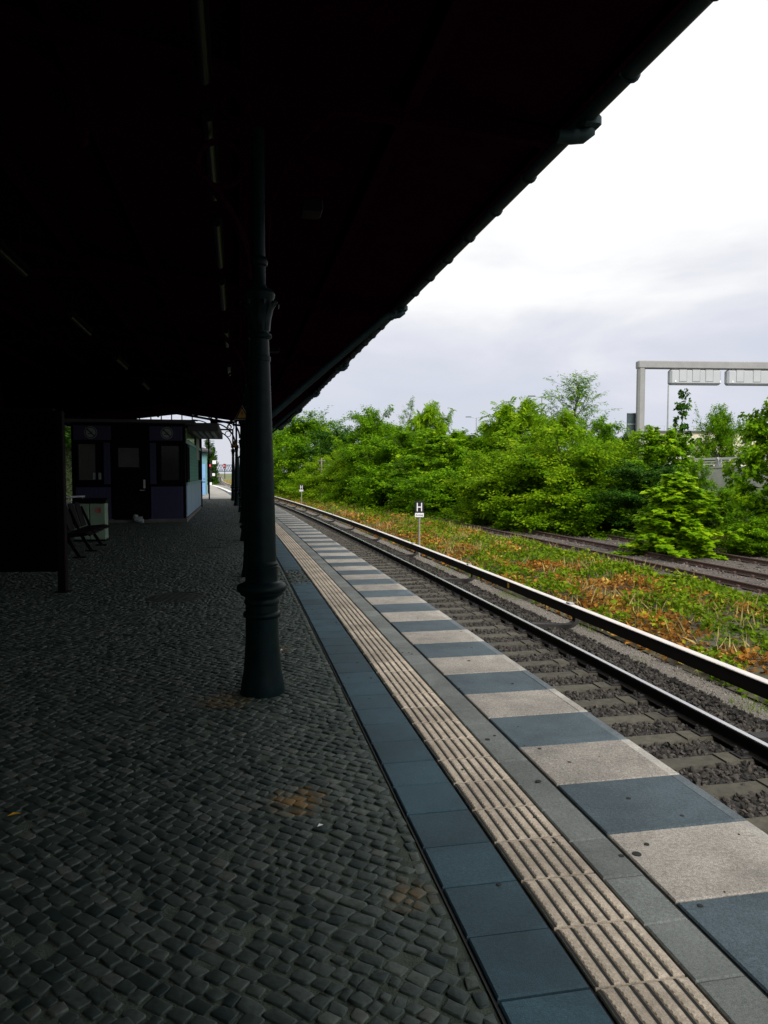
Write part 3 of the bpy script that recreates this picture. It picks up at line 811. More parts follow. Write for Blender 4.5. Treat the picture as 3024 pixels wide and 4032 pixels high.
# transverse frames at each column
yc = [c[1] for c in COLS] + [-.9, -7.0, -13, -19, -25, -31]
xc = [c[0] for c in COLS] + [.30, 1.5, 2.68, 3.86, 5.04, 6.2]
for i, (x, y) in enumerate(zip(xc, yc)):
    C0 = Vector((x, y, 0)); back = -rr
    b = MB()
    b.bar(C0 + UP * 3.98, C0 + back * 1.16 + UP * 3.98, .07, .09)                       # lower tie to the pendant
    b.bar(C0 + back * 1.16 + UP * 3.86, C0 + back * 1.16 + UP * 4.5, .07, .07)          # pendant post
    b.tube([C0 + back * 1.16 + UP * 3.78, C0 + back * 1.16 + UP * 3.82, C0 + back * 1.16 + UP * 3.87], [.015, .045, .03], 8)
    arc = [C0 + back * (1.12 * math.sin(t)) + UP * (2.75 + 1.19 * (1 - (1 - math.sin(t)) ** 1.0) if False else 2.72 + 1.2 * (1 - math.cos(t)) ** .0 * 0) for t in ()]
    def curve(c, r0, z0, r1, z1, n=12, flip=False):
        # quarter-ellipse from (r0,z0) to (r1,z1)
        out = []
        for j in range(n + 1):
            t = math.pi / 2 * j / n
            if not flip: out.append(c + back * (r0 + (r1 - r0) * (1 - math.cos(t))) + UP * (z0 + (z1 - z0) * math.sin(t)))
            else: out.append(c + back * (r0 + (r1 - r0) * math.sin(t)) + UP * (z0 + (z1 - z0) * (1 - math.cos(t))))
        return out
    b.tube(curve(C0, .06, 2.95, 1.16, 3.93), .035, 6)                                    # lower spandrel arch
    b.tube(curve(C0, .08, 4.06, 1.2, 4.55)[::1], .03, 6)
    rg = [C0 + back * (.26 + .155 * math.cos(2 * math.pi * j / 20)) + UP * (3.74 + .155 * math.sin(2 * math.pi * j / 20)) for j in range(21)]
    b.tube(rg, .022, 6, caps=False)
    rg = [C0 + back * (.16 + .09 * math.cos(2 * math.pi * j / 16)) + UP * (4.14 + .09 * math.sin(2 * math.pi * j / 16)) for j in range(17)]
    b.tube(rg, .02, 6, caps=False)
    b.tube(curve(C0 + back * 1.2, 0, 4.02, 1.0, 4.5), .03, 6)
    b.bar(C0 + back * 1.9 + UP * 4.46, C0 + back * 6.2 + UP * 4.46, .07, .08)
    for q in (2.2, 2.75, 3.3, 3.85, 4.4, 5.0, 5.6): b.bar(C0 + back * q + UP * 4.46, C0 + back * q + UP * 4.8, .05, .05)
    # rafter to the gutter, and mirror to the left row
    gx = (RP(y, 0, 0) - C0).dot(rr)
    b.bar(C0 + UP * 4.25, C0 + rr * (gx - .12) + UP * 4.12, .09, .12)
    b.bar(C0 + UP * 4.33, C0 + back * (-RIDGE - gx) + UP * 4.85, .09, .12)
    b.bar(C0 + back * (-RIDGE - gx) + UP * 4.85, C0 + rr * (gx + LE + .15) + UP * 4.12, .09, .12)
    b.build('roof_frame', M['iron_dark'], cn, smooth=True)
    b = MB()
    lx = C0 + rr * (gx + LE + 2.3)
    b.tube([lx, lx + UP * 1, lx + UP * 4.3], [.12, .1, .07], 12)
    b.build('support_post', M['iron_dark'], cn, smooth=True)
    # gutter outlet with scrolled bracket
    b = MB(); q = RP(y + .12, .05, GZ)
    b.box(q + UP * .01, (.15, .15, .10), rz=a_r, bev=.035)
    b.tube([q + UP * .02, q - UP * .05, q - UP * .085 + back * .05, q - UP * .10 + back * .14, q - UP * .10 + back * .24], [.05, .052, .052, .05, .045], 12)
    b.build('gutter_outlet', M['gutter'], cn, smooth=True)
for i in (1, 3, 5):
    x, y = COLS[i]; q = RP(y + .12, .05, GZ)
    b = MB(); e = Vector((x, y, 2.30)) + rr * .08
    s_ = q - UP * .12 - rr * .25
    b.tube([q - UP * .10 - rr * .1, s_, e + UP * .1 + rr * .15, e, e - UP * .3, e - UP * 2.2], [.05, .05, .05, .05, .045, .045], 12)
    b.build('downpipe', M['gutter'], cn, smooth=True)

# ------------------------------------------------------------------ columns
PROF_BASE = [(.160, 0), (.158, .03), (.150, .086), (.142, .13), (.135, .173), (.126, .288), (.120, .40), (.118, .54)]
def make_column():
    t = thing('iron_column', 'x', 'column', (0, 0, 0), 'iron columns under the canopy edge')
    b = MB(); b.lathe((0, 0, -.03), [(.162, 0), (.162, .03)] + [(r, z + .03) for r, z in PROF_BASE] + [(.118, .58)], 40); b.build('base', M['iron'], t, smooth=True)
    b = MB(); b.lathe((0, 0, 0), [(.118, .55), (.128, .555), (.136, .568), (.136, .58), (.128, .592), (.118, .597), (.117, .645), (.124, .652), (.127, .668), (.122, .682),
                                  (.118, .69), (.124, .703), (.150, .716), (.157, .728), (.158, .737), (.168, .741), (.178, .752), (.181, .768), (.176, .783), (.160, .795), (.140, .802), (.124, .807), (.117, .815),
                                  (.116, .905), (.120, .912), (.120, .922), (.115, .926), (.117, .932), (.117, .942), (.112, .946), (.106, .96)], 40)
    b.build('collar', M['iron'], t, smooth=True)
    b = MB(); b.lathe((0, 0, 0), [(.106, .95), (.099, 1.3), (.090, 1.7), (.080, 2.05), (.071, 2.38), (.071, 2.385), (.077, 2.388), (.077, 2.42), (.069, 2.425), (.065, 2.545)], 32)
    b.build('shaft', M['iron'], t, smooth=True)
    b = MB(); b.lathe((0, 0, 0), [(.065, 2.54), (.082, 2.55), (.088, 2.565), (.082, 2.58), (.064, 2.59), (.066, 2.66), (.075, 2.74), (.09, 2.80), (.108, 2.84), (.112, 2.86), (.098, 2.885), (.06, 2.90), (.047, 2.93),
                                  (.047, 3.05), (.060, 3.06), (.064, 3.085), (.055, 3.11), (.045, 3.12), (.045, 4.0)], 32)
    for k in range(8):      # curled leaves of the capital
        a = math.pi * 2 * k / 8 + .2; u = Vector((math.cos(a), math.sin(a), 0)); v = Vector((-u.y, u.x, 0))
        pts = [(.066, 2.60, .022), (.074, 2.68, .03), (.090, 2.75, .033), (.118, 2.80, .028), (.136, 2.795, .018), (.134, 2.765, .008)]
        vs = [];
        for (r, z, w) in pts:
            vs += [u * r + v * w + UP * z, u * (r + .010) + UP * (z + .004), u * r - v * w + UP * z]
        fs = []
        for j in range(len(pts) - 1):
            for e in range(2): fs.append((j * 3 + e, j * 3 + e + 1, j * 3 + 4 + e, j * 3 + 3 + e))
        b.add(vs, fs)
    b.build('capital', M['iron'], t, smooth=True)
    return t
CL = ['tall dark green cast iron column with bulging collar, the one standing nearest the camera',
      'cast iron column almost hidden behind the nearest one, holding the slanting downpipe',
      'cast iron column carrying the nearer yellow warning triangle',
      'cast iron column mostly hidden behind the nearest one, between the two warning triangles in depth',
      'cast iron column just in front of the one with the farther warning triangle',
      'cast iron column carrying the farther yellow warning triangle',
      'cast iron column at the far end of the row under the openwork arch']
c0 = make_column()
for i, (x, y) in enumerate(COLS):
    c = c0 if i == 0 else copy_tree(c0)
    c.location = (x, y, 0); c.rotation_euler.z = a_r + i * .0; c['label'] = CL[i]
ORIGIN[c0.name] = Vector(COLS[0] + (0,))
# warning triangles
for (ci, sz, z, lb) in ((2, .33, 2.96, 'yellow warning triangle with white rim on the third column, the larger one'), (5, .36, 2.95, 'yellow warning triangle hanging on a far column, the smaller one')):
    x, y = COLS[ci]; o = Vector((x - .05, y - .16, z))
    t = thing('warning_sign', lb, 'sign', o, 'warning triangles on the columns')
    def tri(s_): return [(-s_ * .55, -s_ * .46), (s_ * .55, -s_ * .46), (0, s_ * .54)]
    b = MB(); b.prism(tri(sz), o + Vector((0, .0, 0)), (1, 0, 0), (0, 0, 1), -.012); p = b.build('panel', M['galv'], t)
    b = MB(); b.prism(tri(sz * .94), o + Vector((0, -.0015, 0)), (1, 0, 0), (0, 0, 1), .003); b.build('black_border', M['black'], t)
    b = MB(); b.prism(tri(sz * .62), o + Vector((0, -.006, -.015)), (1, 0, 0), (0, 0, 1), .003); b.build('yellow_field', M['sign_yellow'], t)
    q = sz * .13
    b = MB(); b.prism([(-.2 * q, 1.2 * q), (.5 * q, 1.2 * q), (.1 * q, .2 * q), (.6 * q, .2 * q), (-.2 * q, -1.5 * q), (.1 * q, -.2 * q), (-.5 * q, -.2 * q)], o + Vector((0, -.010, -.02)), (1, 0, 0), (0, 0, 1), .002)
    b.build('bolt_symbol', M['black'], t)
    b = MB(); b.bar(o + Vector((.05, .016, 0)), o + Vector((.05, .10, 0)), .03, .05); b.build('bracket', M['iron_dark'], t)

# small dark boxes of unknown use on arms beside the column heads, and cables
for i in (0, 1, 2):
    x, y = COLS[i]; h = Vector((x + .0, y, 0))
    t = thing('column_box', ['small flat box on a thin arm above the nearest column', 'small box beside the capital of the second column', 'tiny box beside the third column under the dark roof'][i], 'lamp', h + Vector((.34, 0, 3.46)), 'small boxes on the columns')
    c = h + Vector((.37, 0.02, 3.46))
    b = MB(); b.box(c, (.15, .20, .07), rz=a_r, bev=.01); hb = b.build('housing', M['frame'], t)
    b = MB(); b.box(c - UP * .038, (.125, .17, .008), rz=a_r); b.build('lens', M['frame'], hb)  # flat lower face of the box
    b = MB(); b.tube([h + Vector((.04, 0, 3.50)), h + Vector((.30, 0, 3.48))], .008, 6); b.build('arm', M['iron_dark'], t)
    cb = MB(); pts = [h + Vector((.06 + .5 * u ** 2.2, .05, 3.12 + 1.05 * u ** .8)) for u in np.linspace(0, 1, 10)]
    cb.tube(pts, .007, 5); tag(cb.build('cable', M['iron_dark'], None, h + Vector((.06, .05, 3.1))),
        ['thin cable curving from the nearest column head up to the roof', 'thin cable curving from the second column head to the roof', 'thin cable rising from the third column head to the roof'][i], 'cable', 'cables at the column heads')
# unlit tube lamps along the platform under the roof
k = 0
LBT = ['nearest', 'second', 'third', 'fourth', 'fifth', 'sixth', 'seventh', 'eighth', 'ninth', 'tenth']
for line, (dx, zz, ys) in enumerate(((-.62, 3.95, [3.6, 5.5, 7.6, 9.8, 13.0, 17.0]), (-2.9, 3.95, [8.4, 12.2, 16.4, 20.5]))):
    for j, y in enumerate(ys):
        p0 = RP(y, -2.0 + dx, zz); p1 = RP(y + 1.5, -2.0 + dx, zz)
        t = thing('tube_lamp', f'{LBT[j]} unlit tube lamp counted from the camera, ' + ('left of the columns' if line == 0 else 'above the bench'), 'lamp', p0, 'unlit tube lamps under the roof')
        b = MB(); b.bar(p0 + UP * .06, p1 + UP * .06, .10, .05); b.build('housing', M['frame'], t)
        b = MB(); b.tube([p0 + rd * .03, p1 - rd * .03], .036, 12); b.build('tube', M['tube_glass'], t, smooth=True)
        b = MB()
        for q in (p0 + rd * .2, p1 - rd * .2): b.tube([q + UP * .08, q + UP * .55], .01, 6)
        b.build('hanger', M['iron_dark'], t)

# ================================================================== LEFT SIDE: board, bench, bin, kiosk
# display board at the left
bp_ = Vector((-4.28, 9.8, 0)); wdir = Vector((-math.cos(.06), -math.sin(.06), 0))
t = thing('display_board', 'tall black display board on steel posts filling the left edge', 'display board', bp_)
b = MB(); w = 1.9
nrm = Vector((wdir.y, -wdir.x, 0))
b.box(bp_ + wdir * (.06 + w / 2) + UP * 1.33, (w, .10, 2.10), ax=(wdir, nrm, UP), bev=.01); b.build('panel', M['board'], t)
for q in (0, w + .12):
    b = MB(); b.box(bp_ + wdir * q + UP * 1.2, (.105, .105, 2.42), ax=(wdir, nrm, UP), bev=.01)
    b.box(bp_ + wdir * q + UP * .01, (.16, .16, .02), ax=(wdir, nrm, UP)); b.build('post', M['frame'], t)
b = MB(); b.box(bp_ + wdir * (.06 + w / 2) + UP * 2.405, (w, .13, .05), ax=(wdir, nrm, UP)); b.build('top_rail', M['frame'], t)

# bench: row of four wire seats facing the track
bd = Vector((-.205, .98, 0)).normalized(); bside = Vector((bd.y, -bd.x, 0))   # bside to the right (front)
B0 = Vector((-5.75, 13.75, 0))
t = thing('bench', 'dark metal bench with four tall backed seats beside the display board', 'bench', B0)
b = MB(); b.bar(B0 - bd * .1 + UP * .40 - bside * .18, B0 + bd * 2.6 + UP * .40 - bside * .18, .06, .06); b.build('beam', M['frame'], t)
for j in range(4):
    c = B0 + bd * (.25 + j * .62)
    b = MB(); n = 8; vs = []
    for u in np.linspace(0, 1, n + 1):
        d_ = -.22 + .46 * u; z = .44 + .035 * u - (.05 * max(0, u - .85) / .15)
        for q in (-.25, .25): vs += [c + bside * d_ + bd * q + UP * z, c + bside * d_ + bd * q + UP * (z - .025)]
    fs = []
    for i in range(n):
        a = i * 4
        fs += [(a, a + 2, a + 6, a + 4), (a + 1, a + 5, a + 7, a + 3), (a, a + 4, a + 5, a + 1), (a + 2, a + 3, a + 7, a + 6)]
    fs += [(0, 1, 3, 2), (n * 4, n * 4 + 2, n * 4 + 3, n * 4 + 1)]
    b.add(vs, fs); b.build('seat', M['frame'], t)
    b = MB(); vs = []
    for u in np.linspace(0, 1, n + 1):
        d_ = -.23 - .14 * u; z = .46 + .50 * u; hw = .25 - .05 * max(0, u - .8) / .2
        for q in (-hw, hw): vs += [c + bside * d_ + bd * q + UP * z, c + bside * (d_ - .02) + bd * q + UP * z]
    b.add(vs, fs); b.build('backrest', M['frame'], t)
for j in range(3):
    c = B0 + bd * (.0 + j * 1.2)
    b = MB(); b.bar(c - bside * .34 + UP * .86, c - bside * .16 + UP * .42, .03, .05)
    b.bar(c - bside * .18 + UP * .42, c + bside * .06 + UP * .02, .05, .06)
    b.bar(c - bside * .12 + UP * .40, c + bside * .2 + UP * .43, .04, .04)
    b.box(c + bside * .06 + UP * .012, (.22, .12, .024), ax=(bside, bd, UP)); b.build('leg', M['frame'], t)

# waste bin
q = Vector((-6.48, 17.25, 0)); wx = Vector((-.985, -.17, 0)).normalized(); wy = Vector((wx.y, -wx.x, 0))
t = thing('waste_bin', 'pale green sorting bin with dark sloping lid and red framed letters by bench', 'waste bin', q + wx * .32)
for j in range(2):
    b = MB(); b.box(q + wx * (.17 + j * .36) + UP * .46, (.345, .34, .84), ax=(wx, wy, UP), bev=.015); b.build('compartment', M['bin'], t)
b = MB(); vs = []
for u in (-.01, .72):
    for (d_, z) in ((-.19, .88), (.19, .88), (.19, .99), (-.19, .93)): vs.append(q + wx * u + wy * d_ + UP * z)
b.add(vs, [(0, 1, 5, 4), (1, 2, 6, 5), (2, 3, 7, 6), (3, 0, 4, 7), (0, 3, 2, 1), (4, 5, 6, 7)]); b.build('lid', M['frame'], t)
b = MB(); b.box(q + wx * .36 + UP * .02, (.7, .3, .04), ax=(wx, wy, UP)); b.build('plinth', M['frame'], t)
fn = -wy if wy.y > 0 else wy
fc = q + wx * .17 + UP * .72 + fn * .172
b = MB()
for (cx, cz, sx_, sz_) in ((0, .055, .15, .014), (0, -.055, .15, .014), (-.068, 0, .014, .10), (.068, 0, .014, .10)):
    b.box(fc + Vector((cx, 0, cz)), (sx_, .006, sz_), ax=((1, 0, 0), (0, 1, 0), UP))
em = b.build('emblem', M['red'], t)
text_obj('lettering', 'DB', .095, fc + fn * .004, (-wx), UP, M['red'], t, bold=.002)

# stair railing deep left
rb = Vector((-8.05, 19.9, 0)); rdv = Vector((-.95, -.3, 0)).normalized()
t = thing('stair_railing', 'pale stair railing with thin bars left of the kiosk', 'railing', rb)
b = MB(); b.tube([rb + UP * .95, rb + rdv * 1.5 + UP * .90], .022, 8); b.tube([rb + UP * .55, rb + rdv * 1.5 + UP * .5], .016, 8); b.build('handrail', M['white'], t, smooth=True)
b = MB()
for u in np.arange(.06, 1.5, .28): b.tube([rb + rdv * u + UP * (.02 if abs(u - .06) < .01 or u > 1.3 else .54), rb + rdv * u + UP * .92], .012, 6)
b.build('bars', M['white'], t)

# kiosk
KD = (Vector((-8.12, 32.8, 0)) - Vector((-6.33, 23.65, 0))).normalized()      # along the right side wall
KL = Vector((-KD.y, KD.x, 0)); KL = KL if KL.x < 0 else -KL                     # along the front, to the left
KF = -KD                                                                       # out of the front
KR = -KL                                                                       # out of the right side
K0 = Vector((-6.33, 23.65, 0))
ks = thing('platform_kiosk', 'dark platform kiosk with blue violet panels and teal glazed side wall', 'kiosk', K0)
KW, KLEN, KH = 3.45, 9.2, 3.14
def kf(u, z, d=0): return K0 + KL * u + UP * z + KF * d
def ksd(v, z, d=0): return K0 + KD * v + UP * z + KR * d
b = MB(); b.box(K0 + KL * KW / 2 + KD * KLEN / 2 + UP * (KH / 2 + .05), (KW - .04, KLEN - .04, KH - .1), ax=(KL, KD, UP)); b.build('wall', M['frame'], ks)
b = MB(); b.box(K0 + KL * KW / 2 + KD * KLEN / 2 + UP * .06, (KW + .04, KLEN + .04, .12), ax=(KL, KD, UP)); b.build('plinth', M['concrete_dark'], ks)
def fpanel(name, u0, u1, z0, z1, m, d=.02, parent=None, th=.03):
    b = MB(); b.box(kf((u0 + u1) / 2, (z0 + z1) / 2, d - th / 2), (u1 - u0, th, z1 - z0), ax=(KL, KF, UP), bev=.004)
    return b.build(name, m, parent or ks)
def spanel(name, v0, v1, z0, z1, m, d=.02, parent=None, th=.03):
    b = MB(); b.box(ksd((v0 + v1) / 2, (z0 + z1) / 2, d - th / 2), (v1 - v0, th, z1 - z0), ax=(KD, KR, UP), bev=.004)
    return b.build(name, m, parent or ks)
def grooved(name, u0, u1, z0, z1, m):
    b = MB(); n = max(1, int((u1 - u0) / .09)); w = (u1 - u0) / n
    for i in range(n): b.box(kf(u0 + w * (i + .5), (z0 + z1) / 2, .008), (w - .006, .03, z1 - z0), ax=(KL, KF, UP), bev=.004)
    return b.build(name, m, ks)
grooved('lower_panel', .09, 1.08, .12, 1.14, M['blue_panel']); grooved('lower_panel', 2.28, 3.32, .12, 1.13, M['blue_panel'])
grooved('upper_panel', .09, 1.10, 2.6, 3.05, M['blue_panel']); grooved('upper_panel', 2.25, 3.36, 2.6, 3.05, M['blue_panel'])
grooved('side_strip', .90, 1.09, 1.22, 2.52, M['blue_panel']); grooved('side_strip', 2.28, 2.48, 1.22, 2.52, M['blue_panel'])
for (u0, u1, z0, z1) in ((.20, .74, 1.35, 2.43), (2.72, 3.22, 1.35, 2.47)):
    b = MB()
    for (a0, a1, c0_, c1_) in ((u0 - .08, u0, z0 - .08, z1 + .08), (u1, u1 + .08, z0 - .08, z1 + .08), (u0, u1, z0 - .08, z0), (u0, u1, z1, z1 + .08)):
        b.box(kf((a0 + a1) / 2, (c0_ + c1_) / 2, .015), (a1 - a0, .05, c1_ - c0_), ax=(KL, KF, UP))
    f = b.build('window', M['frame'], ks)
    fpanel('pane', u0, u1, z0, z1, M['glass'], .012, f, .01)
door = fpanel('door', 1.16, 2.20, .10, 2.5, M['frame'], .03)
fpanel('door_window', 1.42, 2.04, 1.75, 2.36, M['glass'], .036, door, .01)
fpanel('handle_plate', 1.24, 1.30, 1.09, 1.36, M['galv'], .042, door, .012)
b = MB(); b.tube([kf(1.27, 1.03, .03), kf(1.27, 1.03, .09), kf(1.40, 1.03, .09)], .013, 8); b.build('handle', M['galv'], door)
fpanel('notice', 2.56, 2.80, 1.37, 1.58, M['signgrey'], .032, ks, .01)
# right side wall
sw = [0, .12]
for i in range(4):
    v0 = .15 + i * 2.25; spanel('side_panel', v0, v0 + 2.2, .16, 1.17, M['side_panel'], .02)
spanel('sill', .05, KLEN - .05, 1.18, 1.26, M['hut_teal'], .05, th=.06)
tb_ = MB()
for i in range(10):
    z0 = 1.28 + i * .124; tb_.box(ksd(4.2, z0 + .058, .01), (5.4, .04, .116), ax=(KD, KR, UP), bev=.006)
tb_.build('teal_wall', M['teal_tile'], ks)
b = MB()
for i in range(10): b.box(ksd(4.2, 1.277 + i * .124, .012), (5.4, .03, .008), ax=(KD, KR, UP))
b.build('tile_joints', M['signgrey'], ks)
for v0, v1 in ((.25, 1.35), (7.1, 8.4)):
    b = MB()
    for (a0, a1, c0_, c1_) in ((v0, v0 + .12, 1.28, 2.5), (v1 - .12, v1, 1.28, 2.5), (v0, v1, 1.28, 1.36), (v0, v1, 2.42, 2.5), ((v0 + v1) / 2 - .05, (v0 + v1) / 2 + .05, 1.28, 2.5)):
        b.box(ksd((a0 + a1) / 2, (c0_ + c1_) / 2, .02), (a1 - a0, .05, c1_ - c0_), ax=(KD, KR, UP))
    f = b.build('window', M['frame'], ks); spanel('pane', v0 + .1, v1 - .1, 1.34, 2.44, M['glass'], .008, f, .01)
spanel('teal_band', .05, KLEN - .05, 2.53, 2.63, M['hut_teal'], .03)
for v0, v1 in ((.3, 1.3), (1.45, 4.6)):
    spanel('transom', v0, v1, 2.66, 3.02, M['green_glass'], .015)
spanel('notice', 5.6, 7.6, 2.1, 3.0, M['signgrey'], .04, th=.02)
# flat roof with projecting fascia and louvred lamp box on the right
b = MB(); b.box(K0 + KL * (KW / 2 - .05) + KD * (KLEN / 2) + UP * 3.18, (KW + .5, KLEN + .9, .09), ax=(KL, KD, UP)); rf = b.build('roof', M['roof_felt'], ks)
b = MB(); b.box(ksd(3.9, 3.09, .52), (6.4, 1.0, .26), ax=(KD, KR, UP), bev=.02); b.build('side_awning', M['roof_felt'], ks)
b = MB()
for i in range(4): b.box(ksd(3.0, 2.93 - .0 * i, .22 + i * .2), (4.2, .09, .05), ax=(KD, KR, UP))
b.build('awning_louvers', M['signgrey'], ks)
b = MB(); b.box(ksd(KLEN + .18, 1.6, .0), (.12, .12, 3.1), ax=(KD, KR, UP)); b.build('corner_post', M['frame'], ks)
# no smoking signs
for u, lb in ((.56, 'round no smoking sign on the kiosk above the right window'), (2.84, 'round no smoking sign on the kiosk above the left window')):
    o = kf(u, 2.83, .028)
    t = thing('no_smoking_sign', lb, 'sign', o, 'no smoking signs on the kiosk')
    def disc(r, d0, d1, m, nm, r_in=None):
        b = MB(); n = 36
        ux = -KL
        if r_in is None:
            b.prism([(r * math.cos(2 * math.pi * k / n), r * math.sin(2 * math.pi * k / n)) for k in range(n)], o + KF * d0, ux, UP, d1 - d0)
        else:
            for k in range(n):
                a0, a1 = 2 * math.pi * k / n, 2 * math.pi * (k + 1) / n
                b.prism([(r_in * math.cos(a0), r_in * math.sin(a0)), (r * math.cos(a0), r * math.sin(a0)), (r * math.cos(a1), r * math.sin(a1)), (r_in * math.cos(a1), r_in * math.sin(a1))], o + KF * d0, ux, UP, d1 - d0)
        return b.build(nm, m, t)
    disc(.19, 0, .006, M['signgrey'], 'disc'); disc(.172, .006, .009, M['sign_dark_red'] if 'sign_dark_red' in M else M['black'], 'ring', .145)
    b = MB(); ux = -KL
    b.prism([(-.125, .095), (-.095, .125), (.125, -.095), (.095, -.125)], o + KF * .0095, ux, UP, .003); b.build('slash', M['black'], t)
    b = MB(); b.prism([(-.09, -.05), (.03, -.05), (.03, -.02), (-.09, -.02)], o + KF * .0075, ux, UP, .0015)
    b.prism([(.035, -.02), (.05, .06), (.035, .06), (.02, -.02)], o + KF * .0075, ux, UP, .0015); b.build('cigarette_symbol', M['black'], t)
# litter bag by the kiosk door
lb = MB(); c = kf(1.47, 0, .22)
v_, f_ = ico(); rs = np.random.default_rng(3)
for (dx, dz, sc) in ((0, .10, .13), (.07, .2, .09), (-.1, .07, .1)):
    w = v_ * (1 + rs.normal(0, .18, (12, 1))) * sc
    lb.add([c + KL * dx + Vector(q) + UP * dz for q in w.tolist()], f_.tolist())
tag(lb.build('litter_bag', M['signgrey'], None, c), 'crumpled pale litter bag lying at the kiosk door', 'bag')

# second hut beyond the roof
H0 = Vector((-11.75, 49.2, 0))     # front right corner region
hd = Vector((-.235, .972, 0)).normalized(); hl = Vector((-hd.y, hd.x, 0)); hl = hl if hl.x < 0 else -hl
ht = thing('platform_hut', 'small hut with blue door and pale teal wall beyond the canopy', 'hut', H0)
b = MB(); b.box(H0 + hl * 2 + hd * 2.6 + UP * 1.45, (4.0, 5.2, 2.9), ax=(hl, hd, UP)); b.build('wall', M['hut_teal'], ht)
b = MB()
for i in range(9): b.box(H0 + hd * 2.6 - hl * .012 + UP * (.35 + i * .28), (.03, 5.1, .012), ax=(hl, hd, UP))
b.build('wall_joints', M['signgrey'], ht)
b = MB(); b.box(H0 + hl * .62 - hd * .02 + UP * 1.08, (1.0, .06, 2.1), ax=(hl, hd, UP), bev=.01); dr = b.build('door', M['hut_blue'], ht)
b = MB(); b.box(H0 + hl * .62 - hd * .055 + UP * .95, (.98, .03, .05), ax=(hl, hd, UP)); b.box(H0 + hl * .2 - hd * .07 + UP * 1.15, (.04, .06, .12), ax=(hl, hd, UP)); b.build('handle', M['frame'], dr)
b = MB(); b.box(H0 + hl * .55 - hd * .055 + UP * .6, (.12, .015, .22), ax=(hl, hd, UP)); b.build('red_notice', M['red'], dr)
b = MB()
rv = []
for (a, c_) in ((-.35, -.4), (4.35, -.4), (4.35, 5.6), (-.35, 5.6)): rv.append(H0 + hl * a + hd * c_ + UP * 2.95)
rv += [q + UP * .10 for q in rv[:4]]
rv += [H0 + hl * 2 + hd * 1.4 + UP * 3.75, H0 + hl * 2 + hd * 3.8 + UP * 3.75]
b.add(rv, [(3, 2, 1, 0), (0, 1, 5, 4), (1, 2, 6, 5), (2, 3, 7, 6), (3, 0, 4, 7), (4, 5, 8), (5, 6, 9, 8), (6, 7, 9), (7, 4, 8, 9)])
b.build('roof', M['roof_felt'], ht)
e = H0 - hl * .33 + hd * 5.3
b = MB(); b.tube([e + UP * 2.95, e + UP * 2.8, e + hl * .22 + UP * 2.5, e + hl * .24 + UP * 2.2, e + hl * .24], .05, 8); b.build('downpipe', M['frame'], ht, smooth=True)
b = MB(); b.box(H0 + hl * 2 + hd * 2.6 + UP * .05, (4.1, 5.3, .1), ax=(hl, hd, UP)); b.build('plinth', M['concrete'], ht)
o = H0 + hl * .98 - hd * .03 + UP * 2.42
t = thing('round_sign', 'small pale red round sign above the blue hut door', 'sign', o)
b = MB(); b.prism([(.16 * math.cos(k * math.pi / 12), .16 * math.sin(k * math.pi / 12)) for k in range(24)], o, -hl, UP, .012); b.build('disc', M['sign_pink'] if 'sign_pink' in M else M['red'], t)
b = MB(); b.prism([(-.1, -.03), (.1, -.03), (.1, .03), (-.1, .03)], o - hd * .0135, -hl, UP, .002); b.build('bar', M['white'], t)
# antenna mast between kiosk and hut
am = Vector((-10.3, 43.6, 0))
t = thing('antenna_mast', 'slim mast with horizontal rungs rising between kiosk and hut', 'mast', am)
b = MB(); b.tube([am, am + UP * 4.2], .04, 8); b.build('pole', M['frame'], t)
b = MB()
for z in (3.15, 3.42, 3.7, 3.95): b.bar(am + Vector((-.3, 0, z)), am + Vector((.34, 0, z)), .03, .03)
b.build('rungs', M['galv'], t)

# ================================================================== SIGNS, SIGNALS
def h_sign(s, o, lb):
    base = P(s, o, -1.12)
    t = thing('stop_sign', lb, 'sign', base, 'black stop signs with a white H')
    zt = .675; w = .283
    b = MB(); b.tube([base, Vector((base.x, base.y, .25))], .033, 10); b.build('post', M['galv_dull'], t, smooth=True)
    b = MB(); b.box((base.x, base.y - .045, zt - .19), (w, .012, .378), bev=.003); p = b.build('panel', M['black'], t)
    b = MB()
    for (cx, cz, sx_, sz_) in ((-.068, 0, .032, .27), (.068, 0, .032, .27), (0, 0, .106, .034)):
        b.box((base.x + cx, base.y - .053, zt - .19 + cz), (sx_, .004, sz_))
    b.build('letter_h', M['white'], p)
    b = MB(); b.box((base.x, base.y - .045, zt - .378 - .069), (w, .012, .132), bev=.003); p2 = b.build('lower_plate', M['white'], t)
    text_obj('lettering', 'Kurzzug', .078, (base.x, base.y - .0525, zt - .378 - .066), (1, 0, 0), (0, 0, 1), M['black'], p2, sx=.86, bold=.0008)
M['galv_dull'] = mat('dull_zinc_post', (.24, .23, .19), .6, .2, 12)
h_sign(s_at(22.9), 3.60, 'black sign with white letter H on a post behind the third rail, the nearer one')
h_sign(s_at(54.3), 3.75, 'small far sign with white letter H standing left of the bare signal post')
# signal post seen from behind
base = Vector((-5.55, 65.8, -1.1))
t = thing('signal_post', 'bare grey post with a dark signal board seen from behind before the trees', 'signal', base)
b = MB(); b.tube([base, base + UP * 3.95], .075, 10); b.build('post', M['wood'], t, smooth=True)
b = MB(); b.box((base.x - .02, base.y + .12, 2.25), (.46, .05, .82), bev=.01); b.build('board', M['black'], t)
b = MB()
for z in (1.88, 2.62): b.bar((base.x - .36, base.y + .06, z), (base.x + .34, base.y + .06, z), .04, .05)
b.build('cross_arm', M['wood'], t)
